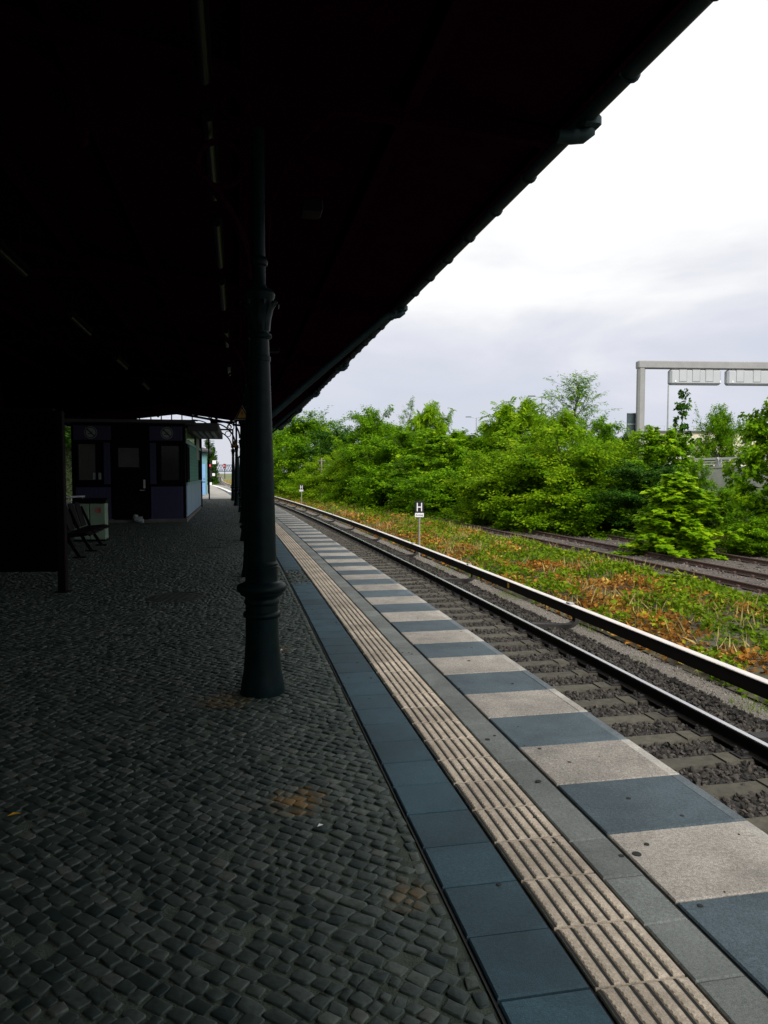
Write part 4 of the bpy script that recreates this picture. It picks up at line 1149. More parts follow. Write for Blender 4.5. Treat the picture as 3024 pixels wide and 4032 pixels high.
# red signals at the platform end
def signal(base, zred, lb, sc=1.0, boards=True):
    t = thing('railway_signal', lb, 'signal', base, 'signals showing red')
    b = MB(); b.tube([base, Vector((base.x, base.y, zred + .3 * sc))], .06 * sc, 8); b.build('mast', M['frame'], t)
    b = MB(); b.box((base.x, base.y - .1 * sc, zred - .0), (.42 * sc, .2 * sc, .72 * sc), bev=.03); h = b.build('head', M['black'], t)
    b = MB(); c = Vector((base.x - .06 * sc, base.y - .22 * sc, zred + .02))
    b.lathe((0, 0, 0), [(.12 * sc, 0), (.12 * sc, .03), (.06 * sc, .05)], 16)
    b.v = [(c.x + q[0], c.y - q[2], c.z + q[1]) for q in b.v]; b.build('red_lamp', M['red_light'], h)
    if boards:
        b = MB(); b.box((base.x + .45 * sc, base.y - .05, zred + .42 * sc), (.42 * sc, .03, .42 * sc)); b.build('upper_board', M['white'], t)
        b = MB(); b.box((base.x + .36 * sc, base.y - .05, zred - 1.05 * sc), (.32 * sc, .03, .32 * sc)); b.build('lower_board', M['white'], t)
        b = MB(); b.box((base.x, base.y - .1, zred - 1.0 * sc), (.36 * sc, .16, .8 * sc), bev=.03); b.build('lower_head', M['black'], t)
        b = MB(); b.box((base.x - .05, base.y - .1, zred - 2.15 * sc), (.4 * sc, .03, .36 * sc)); b.build('number_board', M['white'], t)
signal(Vector((-20.6, 88, -.1)), 2.36, 'signal showing red with white boards at the platform end')
signal(Vector((-64.5, 300, -1.1)), 4.15, 'tiny distant signal showing red in front of the lattice bridge', 2.2, False)
# barrier at the platform end
pe = P(s_at(92.6), -4.2, 0)
t = thing('end_barrier', 'low dark barrier rail across the platform end', 'barrier', pe)
b = MB()
for q in (-2.2, -1.1, 0): b.tube([P(s_at(92.6), -4.2 + q, -.1), P(s_at(92.6), -4.2 + q, .9)], .03, 6)
b.build('posts', M['frame'], t)
b = MB()
for z in (.45, .88): b.tube([P(s_at(92.6), -6.4, z), P(s_at(92.6), -4.2, z)], .025, 6)
b.build('rails', M['frame'], t)

# ================================================================== FAR: bridge, building, motorway
by = 520.0; bx0, bx1 = -190.0, -70.0
zb, zt_ = 2.2, 6.6
br = thing('truss_bridge', 'far grey lattice truss bridge crossing over the tracks', 'bridge', (-125, by, -1.3))
b = MB()
for y in (by, by + 7):
    b.box(((bx0 + bx1) / 2, y, zb), (bx1 - bx0, .7, .9)); b.box(((bx0 + bx1) / 2, y, zt_), (bx1 - bx0, .6, .6))
b.build('chords', M['bridge'], br)
b = MB(); step = 3.4; n = int((bx1 - bx0) / step)
for y in (by, by + 7):
    for i in range(n):
        xa = bx0 + i * step
        b.bar((xa, y, zb + .4), (xa + step / 2, y, zt_ - .3), .3, .38); b.bar((xa + step / 2, y, zt_ - .3), (xa + step, y, zb + .4), .3, .38)
b.build('lattice', M['bridge'], br)
b = MB(); b.box(((bx0 + bx1) / 2, by + 3.5, zb - .2), (bx1 - bx0, 7, .4)); b.build('deck', M['concrete_dark'], br)
b = MB(); b.box((bx0 + 32, by + 3.5, .3), (40, 8, 3.0)); b.box((bx1 - 6, by + 3.5, .3), (12, 8, 3.0)); b.build('abutment', M['concrete'], br)
# cream apartment block behind the trees
t = thing('apartment_block', 'pale cream flat roofed building just visible behind the gantry post', 'building', (62, 152, -1.3))
b = MB(); b.box((66, 157, 4.2), (26, 11, 11)); b.build('wall', M['facade'], t)
b = MB(); b.box((66, 157, 9.85), (26.8, 11.8, .35)); rf = b.build('roof', M['concrete_dark'], t)
b = MB()
for x in np.arange(53.5, 79, 1.2): b.bar((x, 151.4, 10.0), (x, 151.4, 11.0), .05, .05)
b.bar((53.2, 151.4, 11.0), (79, 151.4, 11.0), .06, .06); b.build('roof_railing', M['galv'], rf)
b = MB(); b.box((55.5, 156, 10.6), (1.6, 2, 1.4)); b.build('chimney', M['concrete'], rf)
for r in range(3):
    for i in range(8):
        x = 55 + i * 3.1; z = 2.2 + r * 2.9
        b = MB(); b.box((x, 151.47, z), (1.3, .1, 1.4)); f = b.build('window', M['white'], t)
        b = MB(); b.box((x, 151.41, z), (1.1, .04, 1.2)); b.build('pane', M['glass'], f)
# motorway parapet with guard rail
WO = 20.3
pw = thing('parapet_wall', 'pale concrete parapet wall of the motorway behind the trees', 'wall', P(34, WO, -1.3))
b = MB(); b.sweep([(WO, -1.3), (WO + .4, -1.3), (WO + .4, 1.80), (WO, 1.80)], s_at(6), s_at(110), 3.0); b.build('wall', M['parapet'], pw)
b = MB(); b.sweep([(WO - .04, 1.80), (WO + .44, 1.80), (WO + .44, 1.86), (WO - .04, 1.86)], s_at(6), s_at(110), 3.0); b.build('coping', M['parapet'], pw)
gr = thing('guard_rail', 'pale metal guard rail with three bars on the motorway parapet', 'guard rail', P(34, WO + .2, 1.86))
for (z, h) in ((2.24, .055), (2.10, .03), (1.98, .03)):
    b = MB()
    for i in range(26):
        pass
    b.sweep([(WO + .2 - h, z - h), (WO + .2 + h, z - h), (WO + .2 + h, z + h), (WO + .2 - h, z + h)], s_at(6), s_at(110), 3.0); b.build('bar', M['rail_pale'], gr)
for s in np.arange(s_at(6), s_at(60), 4.0):
    s = s + 1.1
    b = MB(); q = P(s, WO + .2, 0); hd_ = (P(s + .1, WO) - P(s - .1, WO)).normalized()
    b.prism([(-.16, 1.86), (.14, 1.86), (.17, 2.2), (.05, 2.3), (-.02, 2.2), (-.05, 2.0)], q - Vector((hd_.y, -hd_.x, 0)) * .12, hd_, UP, .2); b.build('post', M['galv'], gr)
strip('motorway', M['road'], [(WO + .4, 1.0), (WO + 26, 1.0)], s_at(6), s_at(160), 4.0)
strip('motorway_embankment', M['bank_soil'], [(WO + 26, 1.0), (WO + 36, -1.4)], s_at(6), s_at(160), 4.0)

# sign gantry
GY = 45.0; gx0 = 15.5
gt = thing('sign_gantry', 'grey motorway sign gantry with two hanging sign boxes', 'gantry', (gx0, GY, 1.0))
gd = Vector((math.cos(R(4)), math.sin(R(4)), 0)); gn = Vector((-gd.y, gd.x, 0))
g0 = Vector((gx0, GY, 0)); GL = 24.0
def poly8(w, c=.1):
    h = w / 2; return [(-h + c, -h), (h - c, -h), (h, -h + c), (h, h - c), (h - c, h), (-h + c, h), (-h, h - c), (-h, -h + c)]
for q in (0, GL):
    b = MB(); k = poly8(.44)
    p0 = g0 + gd * q
    vs = [p0 + gd * a + gn * c_ + UP * z for z in (1.0, 7.85) for (a, c_) in k]
    b.add(vs, [tuple(range(8))[::-1], tuple(range(8, 16))] + [(j, (j + 1) % 8, 8 + (j + 1) % 8, 8 + j) for j in range(8)])
    b.build('post', M['gantry'], gt)
b = MB(); b.box(g0 + gd * GL / 2 + UP * 8.06, (GL + .5, .5, .46), ax=(gd, gn, UP), bev=.05); b.build('beam', M['gantry'], gt)
for j, (u0, u1) in enumerate(((1.75, 4.95), (5.32, 9.0), (9.4, 12.6))):
    b = MB(); b.box(g0 + gd * (u0 + u1) / 2 + gn * .05 + UP * 7.34, (u1 - u0, .5, .93), ax=(gd, gn, UP), bev=.11); bx = b.build('sign_box', M['gantry_box'], gt)
    for q in range(3):
        c = u0 + .78 + q * (u1 - u0 - 1.56) / 2
        b = MB(); b.box(g0 + gd * c + gn * (-.205) + UP * 7.42, (.44, .02, .68), ax=(gd, gn, UP), bev=.008); b.build('hatch', M['gantry_box'], bx)
        b = MB()
        for (dx, dz, sx_, sz_) in ((-.235, 0, .022, .73), (.235, 0, .022, .73), (0, .36, .47, .022), (0, -.36, .47, .022)):
            b.box(g0 + gd * (c + dx) + gn * (-.2035) + UP * (7.42 + dz), (sx_, .016, sz_), ax=(gd, gn, UP))
        b.build('hatch_seam', M['gantry'], bx)
    for q in (u0 + .32, u1 - .1):
        b = MB(); b.box(g0 + gd * q + gn * (-.21) + UP * 7.07, (.075, .02, .12), ax=(gd, gn, UP)); b.build('white_plate', M['white'], bx)
b = MB()
for u in (2.1, 4.6, 5.7, 8.6, 9.8, 12.2): b.box(g0 + gd * u + UP * 7.82, (.2, .3, .1), ax=(gd, gn, UP))
b.build('hanger', M['gantry'], gt)
c = g0 + gn * .35 - gd * .22 + UP * 4.52
t = thing('traffic_sign', 'dark green back of a traffic sign fixed behind the gantry post', 'sign', c)
b = MB(); b.box(c, (.92, .06, 1.35), ax=(gd, gn, UP), bev=.01); b.build('panel', M['dark_sign'], t)
b = MB()
for z in (-.66, 0, .66): b.box(c - gn * .05 + UP * z, (.93, .04, .035), ax=(gd, gn, UP))
b.build('stiffener', M['galv'], t)

# street lamps on the motorway
def street_lamp(px, d, topy, span, lb, base_z=1.0, sides=(-1, 1)):
    x = (px - 829.5) / 1597 * d; z = CAMH + (1020 - topy) / 1597 * d
    base = Vector((x, d, base_z))
    t = thing('street_lamp', lb, 'street lamp', base, 'street lamps on the motorway')
    b = MB(); b.tube([base, Vector((x, d, z))], [.10, .055], 8); b.build('pole', M['galv'], t, smooth=True)
    for sg in sides:
        b = MB(); b.tube([(x, d, z - .05), (x + sg * span * .3, d, z + .06)], .035, 6); b.build('arm', M['galv'], t)
        b = MB(); b.box((x + sg * span * .4, d, z + .09), (span * .28, .28, .12), bev=.04); b.build('lamp_head', M['signgrey'], t)
street_lamp(1028, 90, 903, 2.4, 'twin armed street lamp rising from the trees left of the feathery tree')
street_lamp(1168, 70, 859, 2.4, 'twin armed street lamp half hidden by the feathery tree')
street_lamp(1439, 62, 822, 2.2, 'street lamp whose thin pole shows below the gantry sign box', sides=(1,))

# ================================================================== VEGETATION
def unit(a): return a / np.maximum(np.linalg.norm(a, axis=-1, keepdims=True), 1e-9)
LEAF = {
    'quad': (np.array([(0, 0), (.45, .30), (1, 0), (.45, -.30)]), [0.0, .06, -.05, .06]),
    'slim': (np.array([(0, 0), (.4, .15), (1, 0), (.4, -.15)]), [0.0, .03, -.1, .03]),
    'blade': (np.array([(0, 0), (.4, .035), (1, 0), (.4, -.035)]), [0.0, .03, -.12, .03]),
    'maple': (np.array([(0, 0), (.10, .28), (.02, .46), (.34, .38), (.50, .62), (.62, .26), (1, 0), (.62, -.26), (.50, -.62), (.34, -.38), (.02, -.46), (.10, -.28)]), None),
}
def leaves_mesh(name, pos, nrm, dirv, size, kind, m, parent, tint, origin=(0, 0, 0)):
    uv, fold = LEAF[kind]; k = len(uv); n = len(pos)
    d = unit(dirv - nrm * np.sum(dirv * nrm, 1, keepdims=True)); sd = np.cross(nrm, d)
    z = np.array(fold) if fold is not None else -.18 * (uv[:, 0] ** 2) + .10 * np.abs(uv[:, 1])
    V = pos[:, None] + size[:, None, None] * (d[:, None] * uv[None, :, 0, None] + sd[:, None] * uv[None, :, 1, None] + nrm[:, None] * z[None, :, None])
    F = np.arange(n * k).reshape(n, k)
    return np_mesh(name, V.reshape(-1, 3), [F], m, parent, origin, tint=np.repeat(tint, k))
PROFILE = {
    'round': lambda t: math.sin(math.pi * min(1, .12 + .80 * t)) ** .55,
    'bush': lambda t: (1 - .55 * t ** 2.2) * (.75 + .25 * min(1, t * 4)),
    'cone': lambda t: (1 - t) ** .62 * .98 + .08,
    'tall': lambda t: .95 * (1 - t) ** .5 + .1,
    'sparse': lambda t: .9 * math.sin(math.pi * (.15 + .75 * t)) ** .7,
}
def make_tree(name, cat, seed, H, Rr, prof, nb, nsub, nleaf, lsize, kind, m, trunk_r=.06, t0=.05, up0=.25, up1=1.0, droop=.15, clump=.06, stems=1, flat=.9, pinn=0, limbs=True):
    rs = np.random.default_rng(seed)
    t = thing(name, 'x', cat, (0, 0, 0))
    tb = MB(); tips_a = []; tips_b = []; wts = []
    for st in range(stems):
        a0 = rs.uniform(0, 6.28); lean = 0 if stems == 1 else Rr * rs.uniform(.15, .5)
        hs = H * (1 if st == 0 else rs.uniform(.7, 1.0))
        nseg = 8; ph = rs.uniform(0, 6.28, 2)
        tp = [Vector((math.cos(a0) * lean * (q / nseg) + .03 * H * math.sin(q * .9 + ph[0]) * q / nseg,
                      math.sin(a0) * lean * (q / nseg) + .03 * H * math.sin(q * .8 + ph[1]) * q / nseg, hs * .98 * q / nseg)) for q in range(nseg + 1)]
        tb.tube(tp, [trunk_r * (1 - .88 * q / nseg) + .006 for q in range(nseg + 1)], 7)
        nbb = max(3, nb // stems)
        for i in range(nbb):
            tt = t0 + (1 - t0) * ((i + rs.uniform(.1, .9)) / nbb)
            f = tt * nseg; j = min(nseg - 1, int(f)); p = tp[j].lerp(tp[j + 1], f - j)
            az = i * 2.39996 + rs.normal(0, .35); L = Rr * PROFILE[prof](tt) * rs.uniform(.55, 1.25) / (1.0 if stems == 1 else 1.25)
            el = up0 + (up1 - up0) * tt + rs.normal(0, .24)
            dv = Vector((math.cos(az) * math.cos(el), math.sin(az) * math.cos(el), math.sin(el)))
            pts = [p + dv * (L * u) - UP * (droop * L * u * u) + Vector(rs.normal(0, .02 * L, 3).tolist()) * u for u in (0, .33, .66, 1.0)]
            r0 = max(.006, trunk_r * .42 * (1 - tt * .7))
            if limbs: tb.tube(pts, [r0, r0 * .7, r0 * .45, .004], 4, caps=False)
            for k in range(nsub):
                u = rs.uniform(.25, 1.0); q = min(2, int(u * 3)); b0 = pts[q].lerp(pts[q + 1], u * 3 - q)
                d2 = Vector((dv + Vector(rs.normal(0, .55, 3).tolist()))).normalized(); d2.z = d2.z * .6 + rs.normal(.05, .15)
                l2 = max(.12 * Rr, L * rs.uniform(.22, .48))
                b1 = b0 + d2 * l2 - UP * droop * l2 * .8
                if limbs and k % 2 == 0: tb.tube([b0, b1], [.006, .002], 3, caps=False)
                tips_a.append(tuple(b0)); tips_b.append(tuple(b1)); wts.append(l2)
    A = np.array(tips_a); B = np.array(tips_b); w = np.array(wts); w /= w.sum()
    tb.build('trunk', M['bark'], t, smooth=True)
    idx = rs.choice(len(A), nleaf, p=w); u = rs.random(nleaf) ** .75
    pos = A[idx] + (B[idx] - A[idx]) * u[:, None] + rs.normal(0, clump, (nleaf, 3))
    out = unit((B - A)[idx] + rs.normal(0, .35, (nleaf, 3)) * np.linalg.norm((B - A)[idx], axis=1)[:, None])
    nr = unit(np.array([0, 0, flat]) + .35 * out + rs.normal(0, .42, (nleaf, 3)))
    dr = unit(out + np.array([0, 0, -.35]) + rs.normal(0, .4, (nleaf, 3)))
    br_t = rs.normal(.0, .27, len(A))[idx]
    tint = np.clip(rs.normal(.45, .2, nleaf) + br_t, 0, 1)
    sz = lsize * rs.uniform(.65, 1.25, nleaf)
    if pinn:
        k = pinn; pp = []; nn = []; dd = []; ss = []; ti = []
        side = unit(np.cross(nr, dr))
        for q in range(k):
            uu = (q // 2 + .6) / (k / 2); sg = 1 if q % 2 else -1
            c = pos + dr * (sz * 1.0 * uu)[:, None] - np.array([0, 0, 1.0]) * (sz * .35 * uu * uu)[:, None]
            pp.append(c); nn.append(unit(nr + rs.normal(0, .15, nr.shape))); dd.append(unit(side * sg + dr * .35)); ss.append(sz * .36 * (1 - .3 * abs(uu - .5))); ti.append(tint)
        pos, nr, dr, sz, tint = np.concatenate(pp), np.concatenate(nn), np.concatenate(dd), np.concatenate(ss), np.concatenate(ti)
    low = pos[:, 2] < .03
    pos[low, 2] = .03 + rs.random(low.sum()) * .1
    leaves_mesh('crown', pos, nr, dr, sz, kind, m, t, tint)
    t['H'] = float(np.percentile(pos[:, 2], 99.7)); t['R'] = float(np.percentile(np.hypot(pos[:, 0], pos[:, 1]), 97))
    return t
PROTO = {}
def proto(key):
    if key in PROTO: return PROTO[key], True
    D = {
        'broad': lambda: make_tree('broadleaf_tree', 'tree', 11, 6, 2.6, 'round', 75, 12, 34000, .155, 'quad', M['leaf_mid'], .12, .03, -.1, .75, .12, .10),
        'broad_dark': lambda: make_tree('broadleaf_tree', 'tree', 12, 6, 2.5, 'round', 65, 11, 27000, .165, 'quad', M['leaf_dark'], .13, .05, -.1, .75, .1, .10),
        'round': lambda: make_tree('round_tree', 'tree', 13, 7.5, 4.0, 'round', 110, 14, 46000, .21, 'quad', M['leaf_mid'], .18, .03, -.05, 1.1, .1, .12),
        'maple': lambda: make_tree('maple_tree', 'tree', 14, 5, 2.0, 'round', 85, 11, 18000, .165, 'maple', M['leaf_maple'], .07, .02, -.05, .75, .22, .06, flat=1.2),
        'maple_cone': lambda: make_tree('maple_sapling', 'sapling', 15, 2.5, 1.05, 'cone', 120, 9, 9000, .125, 'maple', M['leaf_sapling'], .03, .03, .1, .8, .2, .035, flat=1.6),
        'maple_thin': lambda: make_tree('maple_tree', 'tree', 16, 5, .9, 'sparse', 20, 5, 900, .15, 'maple', M['leaf_dark'], .05, .25, .5, 1.1, .1, .05),
        'willow': lambda: make_tree('willow_bush', 'bush', 17, 4.4, 2.6, 'bush', 120, 11, 46000, .108, 'quad', M['leaf_willow'], .05, .01, .0, .95, .12, .09, stems=5, flat=.5),
        'willow_low': lambda: make_tree('leafy_bush', 'bush', 18, 2.4, 1.7, 'bush', 80, 9, 17000, .11, 'quad', M['leaf_mid'], .03, .01, .1, .95, .15, .07, stems=4, flat=.6),
        'locust': lambda: make_tree('locust_tree', 'tree', 19, 6, 2.6, 'round', 60, 8, 4200, .50, 'quad', M['leaf_light'], .09, .06, .0, .8, .22, .10, pinn=12),
        'birch': lambda: make_tree('birch_tree', 'tree', 20, 8, 1.8, 'sparse', 46, 7, 5200, .13, 'slim', M['leaf_mid'], .09, .15, .55, 1.15, .12, .05),
        'feather': lambda: make_tree('feathery_tree', 'tree', 21, 8, 2.7, 'sparse', 80, 9, 8200, .17, 'slim', M['leaf_mid'], .10, .2, .35, 1.2, .0, .05),
        'poplar': lambda: make_tree('poplar_tree', 'tree', 22, 8, 1.9, 'tall', 60, 8, 9000, .26, 'quad', M['leaf_dark'], .14, .05, .6, 1.2, .0, .12),
    }
    PROTO[key] = D[key](); return PROTO[key], False
WF = {'birch': 1.1, 'feather': 1.25, 'poplar': 1.0, 'maple_thin': 1.2, 'round': 1.2, 'maple_cone': 1.5}
def plant(key, px, d, topy, wpx, lb, zb=-1.08, rot=None, grp='trees and bushes beyond the sidings'):
    p, used = proto(key)
    t = copy_tree(p) if used else p
    H = CAMH + (1020 - topy) / 1597 * d - zb; Rr = wpx * WF.get(key, 1.5) / 2 / 1597 * d
    x = (px - 829.5) / 1597 * d
    t.location = (x, d, zb); t.rotation_euler.z = rot if rot is not None else random.uniform(0, 6.28)
    t.scale = (Rr / p['R'], Rr / p['R'], H / p['H']); t['label'] = lb; t['group'] = grp
    return t
T = [
 ('round', 660, 80, 893, 180, 'large round topped tree at the far left beside the canopy edge'),
 ('round', 600, 98, 925, 130, 'round tree partly hidden behind the nearest column'),
 ('broad_dark', 735, 72, 925, 90, 'dark tree directly right of the large round topped tree'),
 ('broad', 802, 56, 884, 110, 'upright light green tree with a narrow top between dark tree and birch'),
 ('willow', 765, 60, 975, 120, 'low bushy shrub right behind the signal post'),
 ('broad', 865, 53, 925, 130, 'bushy green tree below the slender birch'),
 ('birch', 886, 60, 860, 62, 'slender birch with a wispy pointed top'),
 ('locust', 925, 57, 874, 84, 'thin locust tree with feathery top right of the birch'),
 ('maple', 962, 47, 930, 140, 'leafy maple behind the nearer H sign'),
 ('broad', 1010, 45, 948, 120, 'green tree under the left street lamp'),
 ('locust', 1105, 45, 868, 150, 'light green locust tree with arching fronds left of the feathery tree'),
 ('locust', 1195, 42, 895, 130, 'locust tree below the feathery tree'),
 ('feather', 1238, 56, 812, 150, 'tall feathery tree with airy branches against the sky'),
 ('willow', 1085, 37, 968, 170, 'olive green willow bush on the left of the bush row'),
 ('willow', 1200, 34, 932, 220, 'broad olive willow bush in the middle of the bush row'),
 ('broad', 1292, 37, 905, 110, 'dark leafy tree standing just behind the broad willow bush'),
 ('willow', 1345, 34, 940, 140, 'yellowish willow bush below the gantry post'),
 ('maple', 1428, 32, 925, 115, 'bushy maple below the first gantry sign box'),
 ('maple_thin', 1474, 33, 843, 62, 'tall thin maple sapling poking up under the gantry'),
 ('broad_dark', 1395, 29.5, 1000, 140, 'dense dark low bush behind the small maple sapling'),
 ('maple_cone', 1460, 23.6, 1026, 150, 'cone shaped maple sapling growing between the siding tracks'),
 ('round', 1552, 62, 880, 100, 'dark round tree beyond the motorway guard rail'),
 ('maple', 1668, 25, 866, 125, 'big maple cut by the right edge of the picture'),
 ('maple', 1755, 24, 900, 150, 'maple standing next to the big maple, outside the picture edge'),
 ('broad', 1506, 29, 992, 44, 'slim bushy young tree left of the motorway guard rail'),
 ('willow_low', 1572, 28.5, 1043, 110, 'low bush below the motorway guard rail'),
 ('willow_low', 950, 43, 1012, 130, 'leafy bush at the foot of the maple behind the H sign'),
 ('willow_low', 1060, 38, 1062, 110, 'low bush in front of the left willow bush'),
 ('willow_low', 850, 50, 1005, 130, 'leafy bush in front of the bushy tree under the birch'),
 ('willow', 700, 68, 985, 110, 'bush at the foot of the large round topped tree'),
 ('broad', 830, 76, 920, 150, 'tree in the back row behind the birch'),
 ('broad_dark', 985, 74, 935, 150, 'dark tree in the back row under the left street lamp'),
 ('broad', 1110, 66, 915, 150, 'tree in the back row behind the locust trees'),
 ('broad_dark', 1335, 58, 935, 120, 'dark tree in the back row left of the gantry post'),
 ('willow_low', 1300, 31, 1060, 130, 'low bush at the rails below the yellowish willow'),
 ('willow_low', 1140, 34, 1085, 120, 'low bush at the rails below the broad willow'),
 ('willow_low', 1640, 23.5, 1110, 110, 'low bush at the foot of the big maple'),
 ('willow_low', 905, 47, 1035, 100, 'small bush between the two H signs'),
]
for a in T: plant(*a, rot=(2.2 if a[0] == 'maple_cone' else None))
plant('poplar', 806, 118, 900, 70, 'dark poplar tree beyond the red signal at the platform end', grp='far trees at the platform end')
plant('poplar', 452, 110, 950, 40, 'poplar behind the platform hut roof, leftmost of the far trees', grp='far trees at the platform end')
tq = plant('poplar', 462, 112, 966, 22, 'narrow dark green tree behind the red signal and white boards', grp='far trees at the platform end')

# weeds and withered ground cover on the bank
def bank_cover(n, s0, s1, o0, o1, zfun, lsize, power, name_g, name_d, seed):
    rs = np.random.default_rng(seed)
    u = rs.random(n) ** power; s = s0 + (s1 - s0) * u; o = rs.uniform(o0, o1, n)
    p = PV(s, o, 0)
    nz = np.array([mnoise.noise(Vector((a * .55, b * .75, 1.7))) + .55 * mnoise.noise(Vector((a * 1.7, b * 2.1, 9.1))) for a, b in zip(s, o)])
    hz = np.array([mnoise.noise(Vector((a * .9, b * 1.2, 4.4))) + .6 * mnoise.noise(Vector((a * 2.6, b * 2.9, 2.2))) for a, b in zip(s, o)])
    dead = nz + .55 * np.clip((6.2 - o) / 2.6, -1, 1) * .55 + rs.normal(0, .16, n) > .17
    h = np.clip(.15 + .42 * hz, .01, .60) * np.where(dead, .6, 1.0)
    h = h * np.clip((8.75 - o) / 1.5, .18, 1.0)
    p[:, 2] = zfun(s, o) + h * rs.uniform(.35, 1.0, n)
    nr = unit(np.array([0, 0, 1.0]) + rs.normal(0, .7, (n, 3))); dr = unit(rs.normal(0, 1, (n, 3)) + np.array([0, 0, .1]))
    sz = lsize * rs.uniform(.5, 1.5, n); tint = np.clip(rs.normal(.42, .24, n) + .3 * hz + np.where(dead, .25 * (np.array([mnoise.noise(Vector((a * .9, b * 1.3, 21.0))) for a, b in zip(s, o)])), 0) * 1.5, 0, 1)
    if seed == 5:
        kp = (hz > -.28) | (rs.random(n) < .45); p, nz, hz, dead, s, o, h, tint = p[kp], nz[kp], hz[kp], dead[kp], s[kp], o[kp], h[kp], tint[kp]; nr, dr, sz = nr[kp], dr[kp], sz[kp]
    for sel, nm, m in ((~dead, name_g, M['cover_green']), (dead, name_d, M['cover_dead'])):
        ob = leaves_mesh(nm, p[sel], nr[sel], dr[sel], sz[sel], 'quad' if nm == name_d else 'quad', m, None, tint[sel]); ob['kind'] = 'stuff'
bank_cover(64000, s_at(3.2), s_at(34), 3.72, 8.75, bank_z, .10, 1.25, 'weeds', 'withered_weeds', 5)
bank_cover(26000, s_at(34), s_at(95), 3.75, 9.2, bank_z, .15, 1.0, 'weeds', 'withered_weeds', 6)
# thin weed growth along sidings and gravel
def tufts(name, m, n, s0, s1, o0, o1, z0, hmin, hmax, seed, power=1.0, thr=.1):
    rs = np.random.default_rng(seed)
    s = s0 + (s1 - s0) * rs.random(n) ** power; o = rs.uniform(o0, o1, n)
    nz = np.array([mnoise.noise(Vector((a * .8, b * 1.1, 7.7 + seed))) for a, b in zip(s, o)])
    k = nz > thr; s, o = s[k], o[k]; n = len(s)
    p = PV(s, o, 0); p[:, 2] = z0(s, o) if callable(z0) else z0
    d = unit(np.array([0, 0, 1.0]) + rs.normal(0, .45, (n, 3))); nr = unit(np.cross(d, rs.normal(0, 1, (n, 3))))
    ob = leaves_mesh(name, p, nr, d, rs.uniform(hmin, hmax, n), 'blade', m, None, np.clip(rs.normal(.5, .25, n), 0, 1)); ob['kind'] = 'stuff'
tufts('grass_tufts', M['cover_green'], 9000, s_at(7), s_at(45), 3.3, 3.9, -1.15, .05, .14, 31, 1.2, .30)
tufts('grass_tufts', M['cover_green'], 14000, s_at(8), s_at(70), 8.4, 15.5, -1.07, .05, .15, 32, 1.0, .34)
tufts('dry_grass', M['straw'], 14000, s_at(7), s_at(60), 3.7, 9.0, bank_z, .12, .42, 33, 1.1, .1)
tufts('dry_grass', M['straw'], 7000, s_at(12), s_at(36), 14.0, 17.5, -1.1, .25, .8, 34, 1.0, .0)
tufts('tall_grass', M['cover_green'], 12000, s_at(10), s_at(60), 14.3, 19.5, -1.15, .3, .9, 35, 1.0, -.2)
# verge near the far bend
tufts('tall_grass', M['cover_green'], 6000, s_at(93), s_at(150), -6, -.5, -1.2, .8, 1.6, 36, 1.0, -.3)
tufts('dry_grass', M['straw'], 6000, s_at(95), s_at(220), 3.6, 8, -1.2, .3, 1.0, 37, 1.0, -.2)

# high earth bank added on the left to block light, with ivy over it
eb = MB(); n = 60
for i in range(n + 1):
    s = -39 + i * (s_at(115) + 39) / n
    for (o, z) in ((-10.7, -1.25), (-12.2, -1.2), (-13.2, .6), (-15.0, 4.2), (-18.0, 6.0), (-30, 6.2)):
        eb.v.append(tuple(P(s, o, z + .25 * mnoise.noise(Vector((s * .3, o, 3)))))); eb.t.append(.5)
for i in range(n):
    for j in range(5): eb.f.append([i * 6 + j, i * 6 + j + 1, i * 6 + 7 + j, i * 6 + 6 + j]); eb.m.append(0)
struct(eb.build('added_shade_bank', M['bank_soil']))
rs = np.random.default_rng(44); n = 34000
s = rs.uniform(s_at(8), s_at(80), n); u = rs.random(n)
o = -12.2 - 3.0 * u; p = PV(s, o, 0); p[:, 2] = -.6 + 5.2 * u + rs.uniform(0, .5, n)
q = leaves_mesh('ivy', p, unit(np.array([.7, -.2, .5]) + rs.normal(0, .5, (n, 3))), unit(rs.normal(0, 1, (n, 3)) + np.array([0, 0, -.6])), rs.uniform(.10, .2, n), 'quad', M['leaf_shade'], None, rs.random(n)); q['kind'] = 'stuff'
LTB = ['first', 'second', 'third', 'fourth', 'fifth', 'sixth', 'seventh', 'eighth', 'ninth']
for i, y in enumerate((9, 17, 25, 33, 42, 51, 59, 67, 76)):  # row fills the leafy gap left of the kiosk and blocks light
    s = s_at(y); q = P(s, -15.5, 3.6)
    pr, used = proto('broad_dark'); t = copy_tree(pr)
    t.location = q; t.rotation_euler.z = i; t.scale = (1.6, 1.6, .9)
    t['label'] = f'{LTB[i]} dark tree on the added light blocking bank at left, counted from the camera'; t['group'] = 'trees on the added left bank'

# a few scraps of litter on the paving
for (x, y, lb_) in ((-1.75, 3.35, 'dry orange leaf lying on the near cobbles'), (-.30, 3.25, 'white scrap beside the rust stain on the cobbles'), (-.93, 6.55, 'white scrap on the blue tiles right of the column')):
    b = MB()
    if 'leaf' in lb_: b.add([(x, y, .006), (x + .035, y + .006, .014), (x + .06, y + .02, .012), (x + .02, y + .018, .016)], [(0, 1, 2, 3)])
    else: b.add([(x, y, .006), (x + .022, y + .002, .011), (x + .026, y + .016, .007), (x + .006, y + .018, .012)], [(0, 1, 2, 3)])
    tag(b.build('fallen_leaf' if 'leaf' in lb_ else 'paper_scrap', M['cover_dead_solid'] if 'cover_dead_solid' in M else (M['yellow'] if 'leaf' in lb_ else M['white']), None, (x, y, 0)), lb_, 'leaf' if 'leaf' in lb_ else 'litter')

